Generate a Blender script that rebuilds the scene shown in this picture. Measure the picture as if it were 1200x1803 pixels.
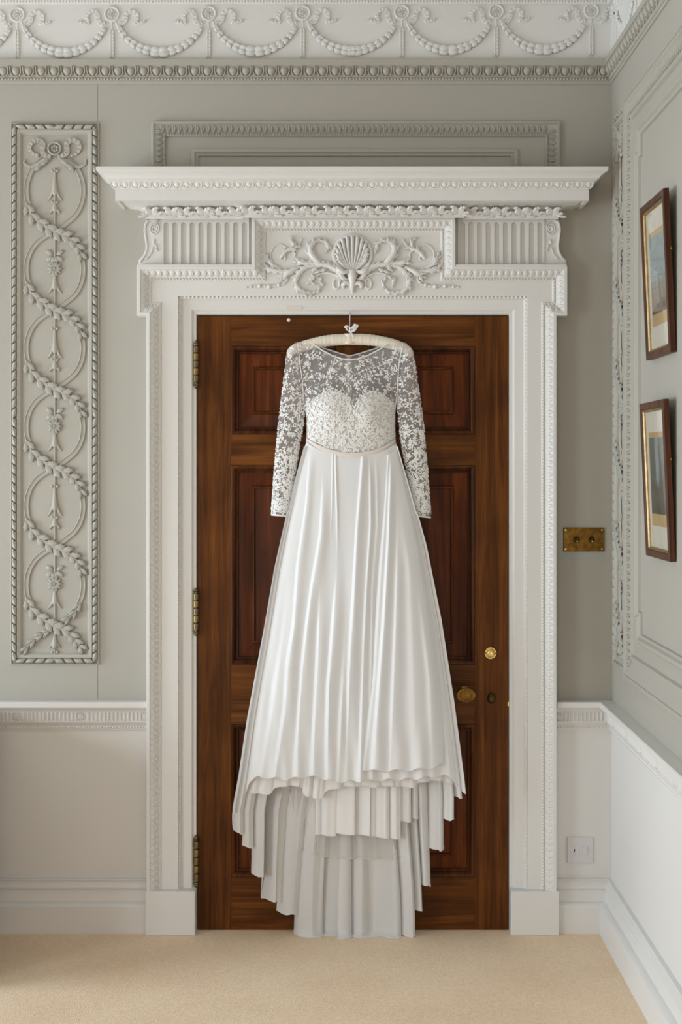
import bpy, math, random
import numpy as np
from mathutils import Vector, Matrix

for _o in list(bpy.data.objects):
    bpy.data.objects.remove(_o)
R = math.radians
S = 0.00192           # metres per pixel of the photograph on the door wall
VX, VY = 607.0, 825.0  # where the camera axis meets the door wall (photo pixels)
FL = 1636.0           # photo row where floor meets the door wall
DIST = 2500.0         # camera distance in the same pixels
sc = bpy.context.scene
COL = sc.collection

# ------------------------------------------------------------------ camera
cd = bpy.data.cameras.new('camera')
cam = bpy.data.objects.new('camera', cd)
COL.objects.link(cam)
cam.location = (0, -DIST * S, (FL - VY) * S)
cam.rotation_euler = (R(90), 0, 0)
cd.sensor_fit = 'HORIZONTAL'
cd.sensor_width = 24.0
cd.lens = 24.0 * DIST / 1200.0
cd.shift_x = -(VX - 600.0) / 1200.0
cd.shift_y = -(901.5 - VY) / 1200.0
cd.clip_start = 0.05
sc.camera = cam

# ------------------------------------------------------------------ light
sc.view_settings.view_transform = 'Standard'
sc.view_settings.look = 'None'
sc.view_settings.gamma = 1.0
sc.view_settings.use_curve_mapping = False
sc.view_settings.exposure = -0.06
wd = bpy.data.worlds.new('world')
sc.world = wd
wd.use_nodes = True
wd.node_tree.nodes['Background'].inputs[0].default_value = (0.80, 0.90, 1.0, 1)
wd.node_tree.nodes['Background'].inputs[1].default_value = 1.0


def area(name, loc, rot, sx, sy, power, col):
    l = bpy.data.lights.new(name, 'AREA')
    l.shape = 'RECTANGLE'
    l.size, l.size_y = sx, sy
    l.energy = power
    l.color = col
    o = bpy.data.objects.new(name, l)
    COL.objects.link(o)
    o.location = loc
    o.rotation_euler = rot
    return o


# room, in pixels of the door wall: left wall, right wall, rear wall, ceiling
XL, XR, YB, CEIL = -2000.0, 469.0, 3900.0, -70.0
# daylight in two tall left-wall windows; added warm fill from behind the camera
WIN_L = [(260, 1000), (1500, 2240)]      # depth range of each window in the left wall
WIN_Z = (1500, 640)                        # sill and head (photo rows)
WIN_R = (-1000, 100)                      # opening made in the rear wall for the added fill
FILL_RZ = (1590, 860)
for i, (a_, b_) in enumerate(WIN_L):
    area('daylight_left', ((XL - 20) * S, -(a_ + b_) / 2 * S, (FL - sum(WIN_Z) / 2) * S), (0, R(-90), 0),
         (WIN_Z[0] - WIN_Z[1]) * S, (b_ - a_) * S, 100 if i == 0 else 72, (0.79, 0.905, 1.0))
area('warm_fill_rear', (sum(WIN_R) / 2 * S, -(YB + 20) * S, (FL - sum(FILL_RZ) / 2) * S), (R(90), 0, 0),
     (WIN_R[1] - WIN_R[0]) * S, (FILL_RZ[0] - FILL_RZ[1]) * S, 37, (1.0, 0.80, 0.62))


# ------------------------------------------------------------------ materials
def lin(c):
    return tuple(((v / 255) / 12.92 if v / 255 <= 0.04045 else ((v / 255 + 0.055) / 1.055) ** 2.4) for v in c)


class NT:
    def __init__(s, name):
        m = bpy.data.materials.new(name)
        m.use_nodes = True
        s.m, s.t = m, m.node_tree
        s.b = s.t.nodes['Principled BSDF']
        s.out = s.t.nodes['Material Output']

    def n(s, typ, **kw):
        o = s.t.nodes.new(typ)
        for k, v in kw.items():
            setattr(o, k, v)
        return o

    def l(s, a, b):
        s.t.links.new(a, b)

    def coords(s, scale=(1, 1, 1), kind='Object'):
        tc = s.n('ShaderNodeTexCoord')
        mp = s.n('ShaderNodeMapping')
        mp.inputs['Scale'].default_value = scale
        s.l(tc.outputs[kind], mp.inputs['Vector'])
        return mp.outputs['Vector']

    def noise(s, vec, scale, detail=3.0, rough=0.55, dist=0.0):
        n = s.n('ShaderNodeTexNoise')
        n.inputs['Scale'].default_value = scale
        n.inputs['Detail'].default_value = detail
        n.inputs['Roughness'].default_value = rough
        n.inputs['Distortion'].default_value = dist
        s.l(vec, n.inputs['Vector'])
        return n.outputs['Fac']

    def ramp(s, fac, stops):
        r = s.n('ShaderNodeValToRGB')
        el = r.color_ramp.elements
        while len(el) > 1:
            el.remove(el[-1])
        el[0].position, el[0].color = stops[0][0], (*stops[0][1], 1)
        for p, c in stops[1:]:
            e = el.new(p)
            e.color = (*c, 1)
        s.l(fac, r.inputs['Fac'])
        return r.outputs['Color']

    def mix(s, fac, a, b, mode='MIX'):
        x = s.n('ShaderNodeMix', data_type='RGBA', blend_type=mode)
        for sock, v in ((x.inputs['Factor'], fac), (x.inputs[6], a), (x.inputs[7], b)):
            if hasattr(v, 'is_linked'):
                s.l(v, sock)
            elif isinstance(v, (int, float)):
                sock.default_value = v
            else:
                sock.default_value = (*v, 1)
        return x.outputs[2]

    def bump(s, h, strength, dist=0.001):
        b = s.n('ShaderNodeBump')
        b.inputs['Strength'].default_value = strength
        b.inputs['Distance'].default_value = dist
        s.l(h, b.inputs['Height'])
        s.l(b.outputs['Normal'], s.b.inputs['Normal'])


def paint(name, col, rough=0.5, var=0.05, bump=0.15, tex=90, spec=0.4):
    t = NT(name)
    v = t.coords()
    c = lin(col)
    n1 = t.noise(v, 1.7, 2)
    n2 = t.noise(v, tex, 3)
    t.l(t.ramp(n1, [(0.3, tuple(x * (1 - var) for x in c)), (0.7, tuple(min(1, x * (1 + var)) for x in c))]), t.b.inputs['Base Color'])
    t.b.inputs['Roughness'].default_value = rough
    t.b.inputs['Specular IOR Level'].default_value = spec
    t.bump(n2, bump, 0.0008)
    return t.m


def wood(name, axis, dark, mid, light, rough=0.4, fine=1.0):
    """grain running along axis ('x' or 'z')"""
    t = NT(name)
    v = t.coords()
    # break the repeat between boards
    oi = t.n('ShaderNodeObjectInfo')
    add = t.n('ShaderNodeVectorMath', operation='ADD')
    sc_ = t.n('ShaderNodeVectorMath', operation='SCALE')
    cmb = t.n('ShaderNodeCombineXYZ')
    for k in range(3):
        t.l(oi.outputs['Random'], cmb.inputs[k])
    sc_.inputs['Scale'].default_value = 7.0
    t.l(cmb.outputs[0], sc_.inputs[0])
    t.l(v, add.inputs[0])
    t.l(sc_.outputs[0], add.inputs[1])

    def mp(scale):
        m = t.n('ShaderNodeMapping')
        m.inputs['Scale'].default_value = scale
        t.l(add.outputs[0], m.inputs['Vector'])
        return m.outputs['Vector']
    s1 = (0.35, 3, 6) if axis == 'x' else (6, 3, 0.35)
    s2 = (1.2, 40, 60) if axis == 'x' else (60, 40, 1.2)
    g1 = t.noise(mp(s1), 4.0, 5, 0.6, 1.2)
    g2 = t.noise(mp(s2), 4.0 * fine, 3, 0.6)
    g3 = t.noise(mp((1, 1, 1)), 3.2, 3, 0.5, 0.4)
    base = t.ramp(g1, [(0.28, dark), (0.5, mid), (0.72, light)])
    fin = t.ramp(g2, [(0.3, (0.70, 0.68, 0.66)), (0.65, (1.06, 1.06, 1.06))])
    blot = t.ramp(g3, [(0.3, (0.66, 0.64, 0.62)), (0.68, (1.18, 1.16, 1.12))])
    c = t.mix(1.0, base, fin, 'MULTIPLY')
    c = t.mix(1.0, c, blot, 'MULTIPLY')
    t.l(c, t.b.inputs['Base Color'])
    t.b.inputs['Roughness'].default_value = rough
    t.b.inputs['Specular IOR Level'].default_value = 0.13
    t.bump(g2, 0.12, 0.0006)
    return t.m


def metal(name, col, rough=0.3, dark=0.5, scale=60):
    t = NT(name)
    n = t.noise(t.coords(), scale, 4, 0.65)
    c = lin(col)
    t.l(t.ramp(n, [(0.32, tuple(x * dark for x in c)), (0.66, c)]), t.b.inputs['Base Color'])
    t.b.inputs['Metallic'].default_value = 1.0
    t.b.inputs['Roughness'].default_value = rough
    return t.m


def plain(name, col, rough=0.5, spec=0.4):
    t = NT(name)
    t.b.inputs['Base Color'].default_value = (*lin(col), 1)
    t.b.inputs['Roughness'].default_value = rough
    t.b.inputs['Specular IOR Level'].default_value = spec
    return t.m


def cloth(name, col, opacity=1.0, transl=0.25, sheen=0.2, rough=0.6, weave=900.0):
    t = NT(name)
    v = t.coords()
    n = t.noise(v, weave, 2)
    c = lin(col)
    t.b.inputs['Base Color'].default_value = (*c, 1)
    t.b.inputs['Roughness'].default_value = rough
    t.b.inputs['Specular IOR Level'].default_value = 0.3
    t.b.inputs['Sheen Weight'].default_value = sheen
    t.bump(n, 0.08, 0.0005)
    tr = t.n('ShaderNodeBsdfTranslucent')
    tr.inputs['Color'].default_value = (*c, 1)
    mx = t.n('ShaderNodeMixShader')
    mx.inputs['Fac'].default_value = transl
    t.l(t.b.outputs[0], mx.inputs[1])
    t.l(tr.outputs[0], mx.inputs[2])
    last = mx.outputs[0]
    if opacity < 1:
        tp = t.n('ShaderNodeBsdfTransparent')
        m2 = t.n('ShaderNodeMixShader')
        m2.inputs['Fac'].default_value = opacity
        t.l(tp.outputs[0], m2.inputs[1])
        t.l(last, m2.inputs[2])
        last = m2.outputs[0]
    t.l(last, t.out.inputs['Surface'])
    return t.m


M = {}
M['grey'] = paint('grey_wall_paint', (175, 171, 161), 0.55, 0.02, 0.12, 140)
M['white'] = paint('white_ceiling_paint', (220, 219, 216), 0.6, 0.015, 0.15, 120)
M['trim'] = paint('ivory_gloss_paint', (224, 222, 219), 0.36, 0.02, 0.08, 60)
M['dado'] = paint('cream_dado_paint', (224, 222, 219), 0.5, 0.02, 0.10, 100)
M['dadoR'] = M['dado']
M['hole'] = plain('recess_grey', (120, 116, 106), 0.8)
D0, D1, D2 = lin((60, 31, 10)), lin((98, 56, 20)), lin((126, 76, 31))
M['woodv'] = wood('walnut_upright_grain', 'z', D0, D1, D2)
M['woodh'] = wood('walnut_level_grain', 'x', D0, D1, D2)
P0, P1, P2 = lin((54, 24, 9)), lin((90, 43, 17)), lin((116, 61, 26))
M['woodp'] = wood('mahogany_panel_grain', 'z', P0, P1, P2, 0.3)
M['woodm'] = wood('dark_moulding_grain', 'z', lin((48, 24, 11)), lin((78, 42, 19)), lin((104, 60, 29)), 0.28)
M['woodf'] = wood('frame_mahogany', 'z', lin((58, 34, 24)), lin((84, 52, 38)), lin((104, 68, 50)), 0.35)
M['brass'] = metal('polished_brass', (232, 200, 128), 0.22, 0.8)
M['brassold'] = metal('aged_brass', (152, 116, 58), 0.4, 0.4, 45)
M['bronze'] = metal('dark_bronze', (96, 76, 46), 0.45, 0.5)
M['hinge'] = metal('tarnished_brass', (140, 124, 94), 0.42, 0.45, 120)
M['hinge2'] = metal('worn_brass', (162, 138, 92), 0.42, 0.5, 120)
M['chrome'] = metal('chrome_wire', (225, 225, 228), 0.15, 0.85)
M['gilt'] = metal('gilt_slip', (186, 160, 116), 0.5, 0.7)
M['black'] = plain('dark_gap', (24, 20, 17), 0.8)
M['plastic'] = plain('white_plastic', (216, 214, 216), 0.35)
M['satin'] = cloth('ivory_chiffon', (241, 241, 242), 1.0, 0.10, 0.1, 0.42)
M['satin2'] = cloth('ivory_underskirt_satin', (243, 241, 240), 1.0, 0.10, 0.1, 0.45)
M['chiffon'] = cloth('sheer_train_chiffon', (247, 246, 245), 0.93, 0.25, 0.1, 0.55)
M['tulle'] = cloth('petticoat_tulle', (240, 236, 232), 0.42, 0.35, 0.0, 0.7)
M['sheer'] = cloth('illusion_tulle', (236, 233, 233), 0.26, 0.2, 0.0, 0.7)
M['lining'] = cloth('bodice_lining', (236, 233, 229), 1.0, 0.08, 0.1, 0.55)
M['stitch'] = cloth('embroidery_thread', (252, 251, 249), 1.0, 0.1, 0.3, 0.38)
M['band'] = cloth('waistband_satin', (240, 231, 224), 1.0, 0.1, 0.2, 0.4)
M['pad'] = cloth('hanger_satin', (238, 229, 213), 1.0, 0.05, 0.2, 0.45)


def carpet():
    t = NT('beige_carpet')
    v = t.coords()
    n1 = t.noise(v, 2.2, 3)
    n2 = t.noise(v, 330, 2)
    n3 = t.noise(v, 70, 3)
    c = t.ramp(n1, [(0.3, lin((240, 214, 184))), (0.7, lin((250, 228, 200)))])
    f = t.ramp(n2, [(0.25, (0.82, 0.80, 0.77)), (0.75, (1.14, 1.13, 1.12))])
    c = t.mix(1.0, c, f, 'MULTIPLY')
    c = t.mix(0.5, c, t.ramp(n3, [(0.3, (0.86, 0.86, 0.86)), (0.7, (1.05, 1.05, 1.05))]), 'MULTIPLY')
    t.l(c, t.b.inputs['Base Color'])
    t.b.inputs['Roughness'].default_value = 0.95
    t.b.inputs['Specular IOR Level'].default_value = 0.1
    t.bump(n2, 0.6, 0.003)
    return t.m


M['carpet'] = carpet()

# ------------------------------------------------------------------ scene helpers
WL = {}


def register(o, parent, loc):
    COL.objects.link(o)
    loc = Vector(loc)
    WL[o] = loc
    if parent is not None:
        o.parent = parent
        return loc - WL[parent]
    return loc


def props(o, label=None, cat=None, group=None, kind=None):
    for k, v in (('label', label), ('category', cat), ('group', group), ('kind', kind)):
        if v:
            o[k] = v
    return o


def empty(name, loc, label=None, cat=None, group=None, kind=None):
    o = bpy.data.objects.new(name, None)
    o.location = register(o, None, loc)
    o.empty_display_size = 0.05
    return props(o, label, cat, group, kind)


class MB:
    def __init__(s):
        s.v, s.f = [], []

    def add(s, vs, fs):
        o = len(s.v)
        s.v += [tuple(p) for p in vs]
        s.f += [tuple(i + o for i in f) for f in fs]
        return s

    def grid(s, pts, closed=False, flip=False):
        """pts: rows of points; closed joins last column to first"""
        r, c = len(pts), len(pts[0])
        fs = []
        for i in range(r - 1):
            for j in range(c if closed else c - 1):
                k = (j + 1) % c
                q = (i * c + j, i * c + k, (i + 1) * c + k, (i + 1) * c + j)
                fs.append(q[::-1] if flip else q)
        return s.add([p for row in pts for p in row], fs)

    def mesh(s, name, mat, smooth=40):
        me = bpy.data.meshes.new(name)
        me.from_pydata(s.v, [], s.f)
        me.materials.append(mat)
        if smooth:
            me.shade_smooth()
            if smooth < 180:
                me.set_sharp_from_angle(angle=R(smooth))
        me.update()
        return me

    def build(s, name, mat, parent=None, smooth=40, base=False, label=None, cat=None, group=None, kind=None):
        a = np.array(s.v)
        lo, hi = a.min(0), a.max(0)
        c = (lo + hi) / 2
        if base:
            c[2] = lo[2]
        s.v = [tuple(p) for p in (a - c)]
        o = bpy.data.objects.new(name, s.mesh(name, mat, smooth))
        o.location = register(o, parent, c)
        return props(o, label, cat, group, kind)


class Fr:
    """a wall: x to the right and y (photo rows, down) in pixels, h out of the wall"""
    def __init__(s, org, right, up, out, x0):
        s.o, s.r, s.u, s.n, s.x0 = Vector(org), Vector(right), Vector(up), Vector(out), x0

    def pt(s, x, y, h=0.0):
        return s.o + (s.r * (x - s.x0) + s.u * (FL - y) + s.n * h) * S

    def basis(s, ang=0.0, sx=1, sy=1, sz=1):
        c, q = math.cos(R(ang)), math.sin(R(ang))
        ax = s.r * c + s.u * q
        ay = s.u * c - s.r * q
        m = Matrix((ax * sx, ay * sy, s.n * sz)).transposed()
        return m.to_4x4()


BK = Fr((0, 0, 0), (1, 0, 0), (0, 0, 1), (0, -1, 0), VX)
RW = Fr((XR * S, 0, 0), (0, -1, 0), (0, 0, 1), (-1, 0, 0), 0)


def ap(px, py, h):
    """photo pixel of a point that stands h in front of the door wall -> its place in wall pixels"""
    k = (DIST - h) / DIST
    return VX + (px - VX) * k, VY + (py - VY) * k


def dp(px, py, h):
    x, y = ap(px, py, h)
    return BK.pt(x, y, h)


def piece(name, me, parent, F, x, y, h, ang=0.0, sx=1, sy=1, sz=1):
    o = bpy.data.objects.new(name, me)
    loc = register(o, parent, F.pt(x, y, h))
    o.matrix_basis = Matrix.Translation(loc) @ F.basis(ang, sx, sy, sz)
    return o


def offsets(path, closed):
    """mitre vectors (left of the direction of travel) for a 2-D path"""
    n = len(path)
    out = []
    for i in range(n):
        p = path[i]
        a = path[i - 1] if (i > 0 or closed) else None
        b = path[(i + 1) % n] if (i < n - 1 or closed) else None
        ds = []
        if a is not None:
            d = (p[0] - a[0], p[1] - a[1]); l = math.hypot(*d); ds.append((d[0] / l, d[1] / l))
        if b is not None:
            d = (b[0] - p[0], b[1] - p[1]); l = math.hypot(*d); ds.append((d[0] / l, d[1] / l))
        ns = [(-d[1], d[0]) for d in ds]
        if len(ns) == 1:
            out.append(ns[0])
        else:
            mx, my = ns[0][0] + ns[1][0], ns[0][1] + ns[1][1]
            q = mx * ns[0][0] + my * ns[0][1]
            out.append((mx / q, my / q))
    return out


def sweep(mb, path, closed, prof, mapf, caps=True):
    of = offsets(path, closed)
    rows = [[mapf(p[0] + o[0] * a, p[1] + o[1] * a, w) for (a, w) in prof] for p, o in zip(path, of)]
    if closed:
        rows.append(rows[0])
    k = len(mb.v)
    mb.grid(rows)
    if not closed and caps:
        c = len(prof)
        mb.f.append(tuple(range(k, k + c)))
        mb.f.append(tuple(range(k + (len(rows) - 1) * c, k + len(rows) * c))[::-1])
    return mb


def frame_sweep(mb, F, path, closed, prof):
    """path in wall pixels (x, y down); offsets go to the left as seen with y up; prof (offset, h)"""
    return sweep(mb, [(x, -y) for x, y in path], closed, prof, lambda p, q, w: F.pt(p, -q, w))


def plan_sweep(mb, F, path, prof):
    """path in plan (x, h) from wall out and back; prof (outward offset, y row)"""
    return sweep(mb, path, False, prof, lambda p, q, w: F.pt(p, w, q))


def rect(x0, y0, x1, y1):
    """counter-clockwise with y up -> offsets go inwards"""
    return [(x0, y1), (x1, y1), (x1, y0), (x0, y0)]


def run(mb, F, x0, x1, prof, m0=0, m1=0):
    """a straight moulding along the wall: prof (y, h); m0/m1 mitre the ends (+1 shortens where it projects)"""
    a = [F.pt(x0 + m0 * h, y, h) for y, h in prof]
    b = [F.pt(x1 - m1 * h, y, h) for y, h in prof]
    k = len(mb.v)
    mb.grid([a, b])
    c = len(prof)
    mb.f.append(tuple(range(k, k + c)))
    mb.f.append(tuple(range(k + c, k + 2 * c))[::-1])
    return mb


def box(mb, F, x0, y0, x1, y1, h0, h1, bev=0.0):
    """box with bevelled front edges"""
    b = bev
    p = [F.pt(x0, y1, h0), F.pt(x1, y1, h0), F.pt(x1, y0, h0), F.pt(x0, y0, h0),
         F.pt(x0, y1, h1 - b), F.pt(x1, y1, h1 - b), F.pt(x1, y0, h1 - b), F.pt(x0, y0, h1 - b)]
    f = [(3, 2, 1, 0), (0, 1, 5, 4), (1, 2, 6, 5), (2, 3, 7, 6), (3, 0, 4, 7)]
    if b:
        p += [F.pt(x0 + b, y1 - b, h1), F.pt(x1 - b, y1 - b, h1), F.pt(x1 - b, y0 + b, h1), F.pt(x0 + b, y0 + b, h1)]
        f += [(4, 5, 9, 8), (5, 6, 10, 9), (6, 7, 11, 10), (7, 4, 8, 11), (8, 9, 10, 11)]
    else:
        f += [(4, 5, 6, 7)]
    return mb.add(p, f)


def smooth_path(pts, n=8):
    """Catmull-Rom through points of any dimension"""
    P = [np.array(p, float) for p in pts]
    out = []
    for i in range(len(P) - 1):
        p0, p1, p2, p3 = P[max(i - 1, 0)], P[i], P[i + 1], P[min(i + 2, len(P) - 1)]
        for k in range(n):
            t = k / n
            out.append(0.5 * (2 * p1 + (p2 - p0) * t + (2 * p0 - 5 * p1 + 4 * p2 - p3) * t * t + (3 * p1 - p0 - 3 * p2 + p3) * t ** 3))
    out.append(P[-1])
    return out


def tube(mb, F, pts, sides=8, flat=0.8, sub=5, caps=True):
    """relief strand: pts (x, y, h, r); section r wide and r*flat high"""
    pp = smooth_path(pts, sub) if sub > 1 else [np.array(p, float) for p in pts]
    rows = []
    for i, p in enumerate(pp):
        a, b = pp[max(i - 1, 0)], pp[min(i + 1, len(pp) - 1)]
        d = np.array([b[0] - a[0], b[1] - a[1]])
        l = np.hypot(*d) or 1
        nx, ny = -d[1] / l, d[0] / l
        rows.append([F.pt(p[0] + nx * p[3] * math.cos(t), p[1] + ny * p[3] * math.cos(t), p[2] + p[3] * flat * math.sin(t))
                     for t in [2 * math.pi * k / sides for k in range(sides)]])
    k = len(mb.v)
    mb.grid(rows, True)
    if caps:
        mb.f.append(tuple(range(k, k + sides))[::-1])
        mb.f.append(tuple(range(k + (len(rows) - 1) * sides, k + len(rows) * sides)))
    return mb


def tube3(mb, pts, r, sides=8):
    """round tube through world points; r a number or list"""
    P = [Vector(p) for p in pts]
    up = None
    rows = []
    for i, p in enumerate(P):
        t = (P[min(i + 1, len(P) - 1)] - P[max(i - 1, 0)]).normalized()
        if up is None:
            up = t.orthogonal().normalized()
        up = (up - t * up.dot(t)).normalized()
        w = t.cross(up)
        rr = r[i] if hasattr(r, '__len__') else r
        rows.append([p + (up * math.cos(a) + w * math.sin(a)) * rr for a in [2 * math.pi * k / sides for k in range(sides)]])
    k = len(mb.v)
    mb.grid(rows, True)
    mb.f.append(tuple(range(k, k + sides))[::-1])
    mb.f.append(tuple(range(k + (len(rows) - 1) * sides, k + len(rows) * sides)))
    return mb


def dome(mb, x=0, y=0, rx=1, ry=1, h=1, z=0, sides=10, rings=3, org=None):
    """local-space dome (x, y, z in pixels), used for shared piece meshes"""
    rows = []
    for i in range(rings + 1):
        a = math.pi / 2 * i / rings
        rows.append([((x + rx * math.cos(a) * math.cos(t)) * S, (y + ry * math.cos(a) * math.sin(t)) * S, (z + h * math.sin(a)) * S)
                     for t in [2 * math.pi * k / sides for k in range(sides)]])
    return mb.grid(rows, True)


def leaf(mb, L, W, H, lobes=3, n=9, x=0, y=0, ang=0, curl=0.0, vein=0.35, tip=0.15, bias=1.0):
    """a carved leaf lying along +x from (x, y), local pixels; lobed edge, raised sides, sunk vein"""
    ca, sa = math.cos(R(ang)), math.sin(R(ang))
    rows = []
    for i in range(n + 1):
        t = i / n
        w = W * 0.5 * (math.sin(math.pi * min(1, t ** bias * 0.92 + 0.06)) ** 0.7)
        w *= 1 - 0.28 * abs(math.sin(math.pi * lobes * t)) if lobes else 1
        if i == n:
            w = W * tip * 0.5
        zb = H * (0.35 + 0.65 * math.sin(math.pi * t) ** 0.6) + H * curl * t * t
        row = []
        for q, zz in ((-1, 0.0), (-0.95, 0.45), (-0.5, 1.0), (0, 1 - vein), (0.5, 1.0), (0.95, 0.45), (1, 0.0)):
            lx, ly = L * t, w * q
            row.append(((x + lx * ca - ly * sa) * S, (y + lx * sa + ly * ca) * S, (zb * zz - (0.6 if zz == 0 else 0)) * S))
        rows.append(row)
    return mb.grid(rows)


def course(mb, F, me_fn):
    pass

# ================================================================== THE SETTING
def wall_boxes(name, F, rects, h0, h1, mat, label):
    mb = MB()
    for r in rects:
        box(mb, F, r[0], r[1], r[2], r[3], h0, h1)
    return mb.build(name, mat, smooth=0, kind='structure', label=label, base=True)


LW = Fr((XL * S, -YB * S, 0), (0, 1, 0), (0, 0, 1), (1, 0, 0), 0)
RR = Fr((XR * S, -YB * S, 0), (-1, 0, 0), (0, 0, 1), (0, 1, 0), 0)
DOOR_X0, DOOR_X1, DOOR_Y0 = 345.0, 897.0, 553.0
RAILT = 1236.0
wall_back = wall_boxes('wall_back', BK, [(VX + XL - 60, CEIL - 20, DOOR_X0 - 6, FL), (DOOR_X1 + 6, CEIL - 20, VX + XR + 60, FL), (DOOR_X0 - 6, CEIL - 20, DOOR_X1 + 6, DOOR_Y0 - 6)],
                       -70, 0, M['grey'], 'grey painted panelled wall around the white doorcase')
wall_right = wall_boxes('wall_right', RW, [(0, CEIL - 20, YB + 60, FL)], -60, 0, M['grey'], 'grey painted side wall carrying two framed pictures')
ws = []
seg = sorted([(YB - b, YB - a) for a, b in WIN_L])
edges = [0.0] + [e for s_ in seg for e in s_] + [YB]
for i in range(0, len(edges), 2):
    ws.append((edges[i], CEIL - 20, edges[i + 1], FL))
for a, b in seg:
    ws += [(a, CEIL - 20, b, WIN_Z[1]), (a, WIN_Z[0], b, FL)]
wall_left = wall_boxes('wall_left', LW, ws, -60, 0, M['grey'], 'grey window wall on the left, outside the frame')
W0 = XR - WIN_R[1]
W1 = XR - WIN_R[0]
wall_rear = wall_boxes('wall_rear', RR, [(0, CEIL - 20, W0, FL), (W1, CEIL - 20, XR - XL, FL), (W0, CEIL - 20, W1, FILL_RZ[1]), (W0, FILL_RZ[0], W1, FL)], -60, 0, M['grey'], 'grey wall behind the camera')
mb = MB()
x0, x1, y0, y1 = (XL - 60) * S, (XR + 60) * S, -(YB + 60) * S, 70 * S
mb.add([(x0, y0, 0), (x1, y0, 0), (x1, y1, 0), (x0, y1, 0), (x0, y0, -0.05), (x1, y0, -0.05), (x1, y1, -0.05), (x0, y1, -0.05)],
       [(0, 1, 2, 3), (7, 6, 5, 4), (0, 4, 5, 1), (1, 5, 6, 2), (2, 6, 7, 3), (3, 7, 4, 0)])
floor = mb.build('floor', M['carpet'], smooth=0, kind='structure', label='plain beige carpet covering the floor')
zc = (FL - CEIL) * S
mb = MB()
mb.add([(x0, y0, zc), (x1, y0, zc), (x1, y1, zc), (x0, y1, zc), (x0, y0, zc + 0.05), (x1, y0, zc + 0.05), (x1, y1, zc + 0.05), (x0, y1, zc + 0.05)],
       [(3, 2, 1, 0), (4, 5, 6, 7), (1, 5, 4, 0), (2, 6, 5, 1), (3, 7, 6, 2), (0, 4, 7, 3)])
ceiling = mb.build('ceiling', M['white'], smooth=0, kind='structure', label='white ceiling above the frieze')

# cream dado below the chair rail
for nm, F, a, b, par in (('dado_panel', BK, VX + XL, 262, wall_back), ('dado_panel', BK, 976, VX + XR, wall_back), ('dado_panel', RW, 0, YB, wall_right)):
    mb = MB()
    box(mb, F, a, 1250, b, FL, 0, 1.5)
    mb.build(nm, M['dado'], par, smooth=0)

# ------------------------------------------------------------------ shared carved pieces (local pixels: x along, y up, z out)
PC = {}


def pmesh(key, mb, mat, smooth=60):
    PC[key] = mb.mesh(key, mat, smooth)
    return PC[key]


def egg_mesh(w, hgt, dep, mat, key):
    mb = MB()
    # egg, pointed below, cut at the top
    rows = []
    for i in range(5):
        a = math.pi / 2 * i / 4
        row = []
        for k in range(10):
            t = 2 * math.pi * k / 10
            yy = math.sin(t)
            yy = yy * (0.62 if yy < 0 else 0.42)
            row.append((w * 0.33 * math.cos(a) * math.cos(t) * (1.0 if math.sin(t) > -0.5 else 0.85) * S, hgt * (yy * math.cos(a) + 0.06) * S, dep * math.sin(a) * S))
        rows.append(row)
    mb.grid(rows, True)
    # U-shaped shell
    pts = []
    for k in range(9):
        t = math.pi + math.pi * k / 8
        pts.append((w * 0.415 * math.cos(t), hgt * (0.62 * math.sin(t) + 0.04)))
    pts = [(-w * 0.42, hgt * 0.48)] + pts + [(w * 0.42, hgt * 0.48)]
    rows = []
    for i, p in enumerate(pts):
        a, b = pts[max(i - 1, 0)], pts[min(i + 1, len(pts) - 1)]
        d = (b[0] - a[0], b[1] - a[1]); l = math.hypot(*d)
        n = (-d[1] / l, d[0] / l)
        r = w * 0.045
        rows.append([((p[0] + n[0] * q * r) * S, (p[1] + n[1] * q * r) * S, z * dep * S) for q, z in ((-1.2, 0), (-0.8, 0.75), (0.8, 0.75), (1.2, 0))])
    mb.grid(rows)
    return pmesh(key, mb, mat)


def dart_course(F, xs, y, w, hgt, dep, h, mat, parent, name='dart_course'):
    mb = MB()
    for x in xs:
        q = [(x - w * 0.12, y - hgt * 0.5), (x + w * 0.12, y - hgt * 0.5), (x, y + hgt * 0.55)]
        b = [F.pt(px, py, h) for px, py in q]
        t = F.pt(x, y - hgt * 0.1, h + dep)
        mb.add(b + [t], [(0, 2, 3), (2, 1, 3), (1, 0, 3)])
    return mb.build(name, mat, parent, smooth=0, kind='stuff')


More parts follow.
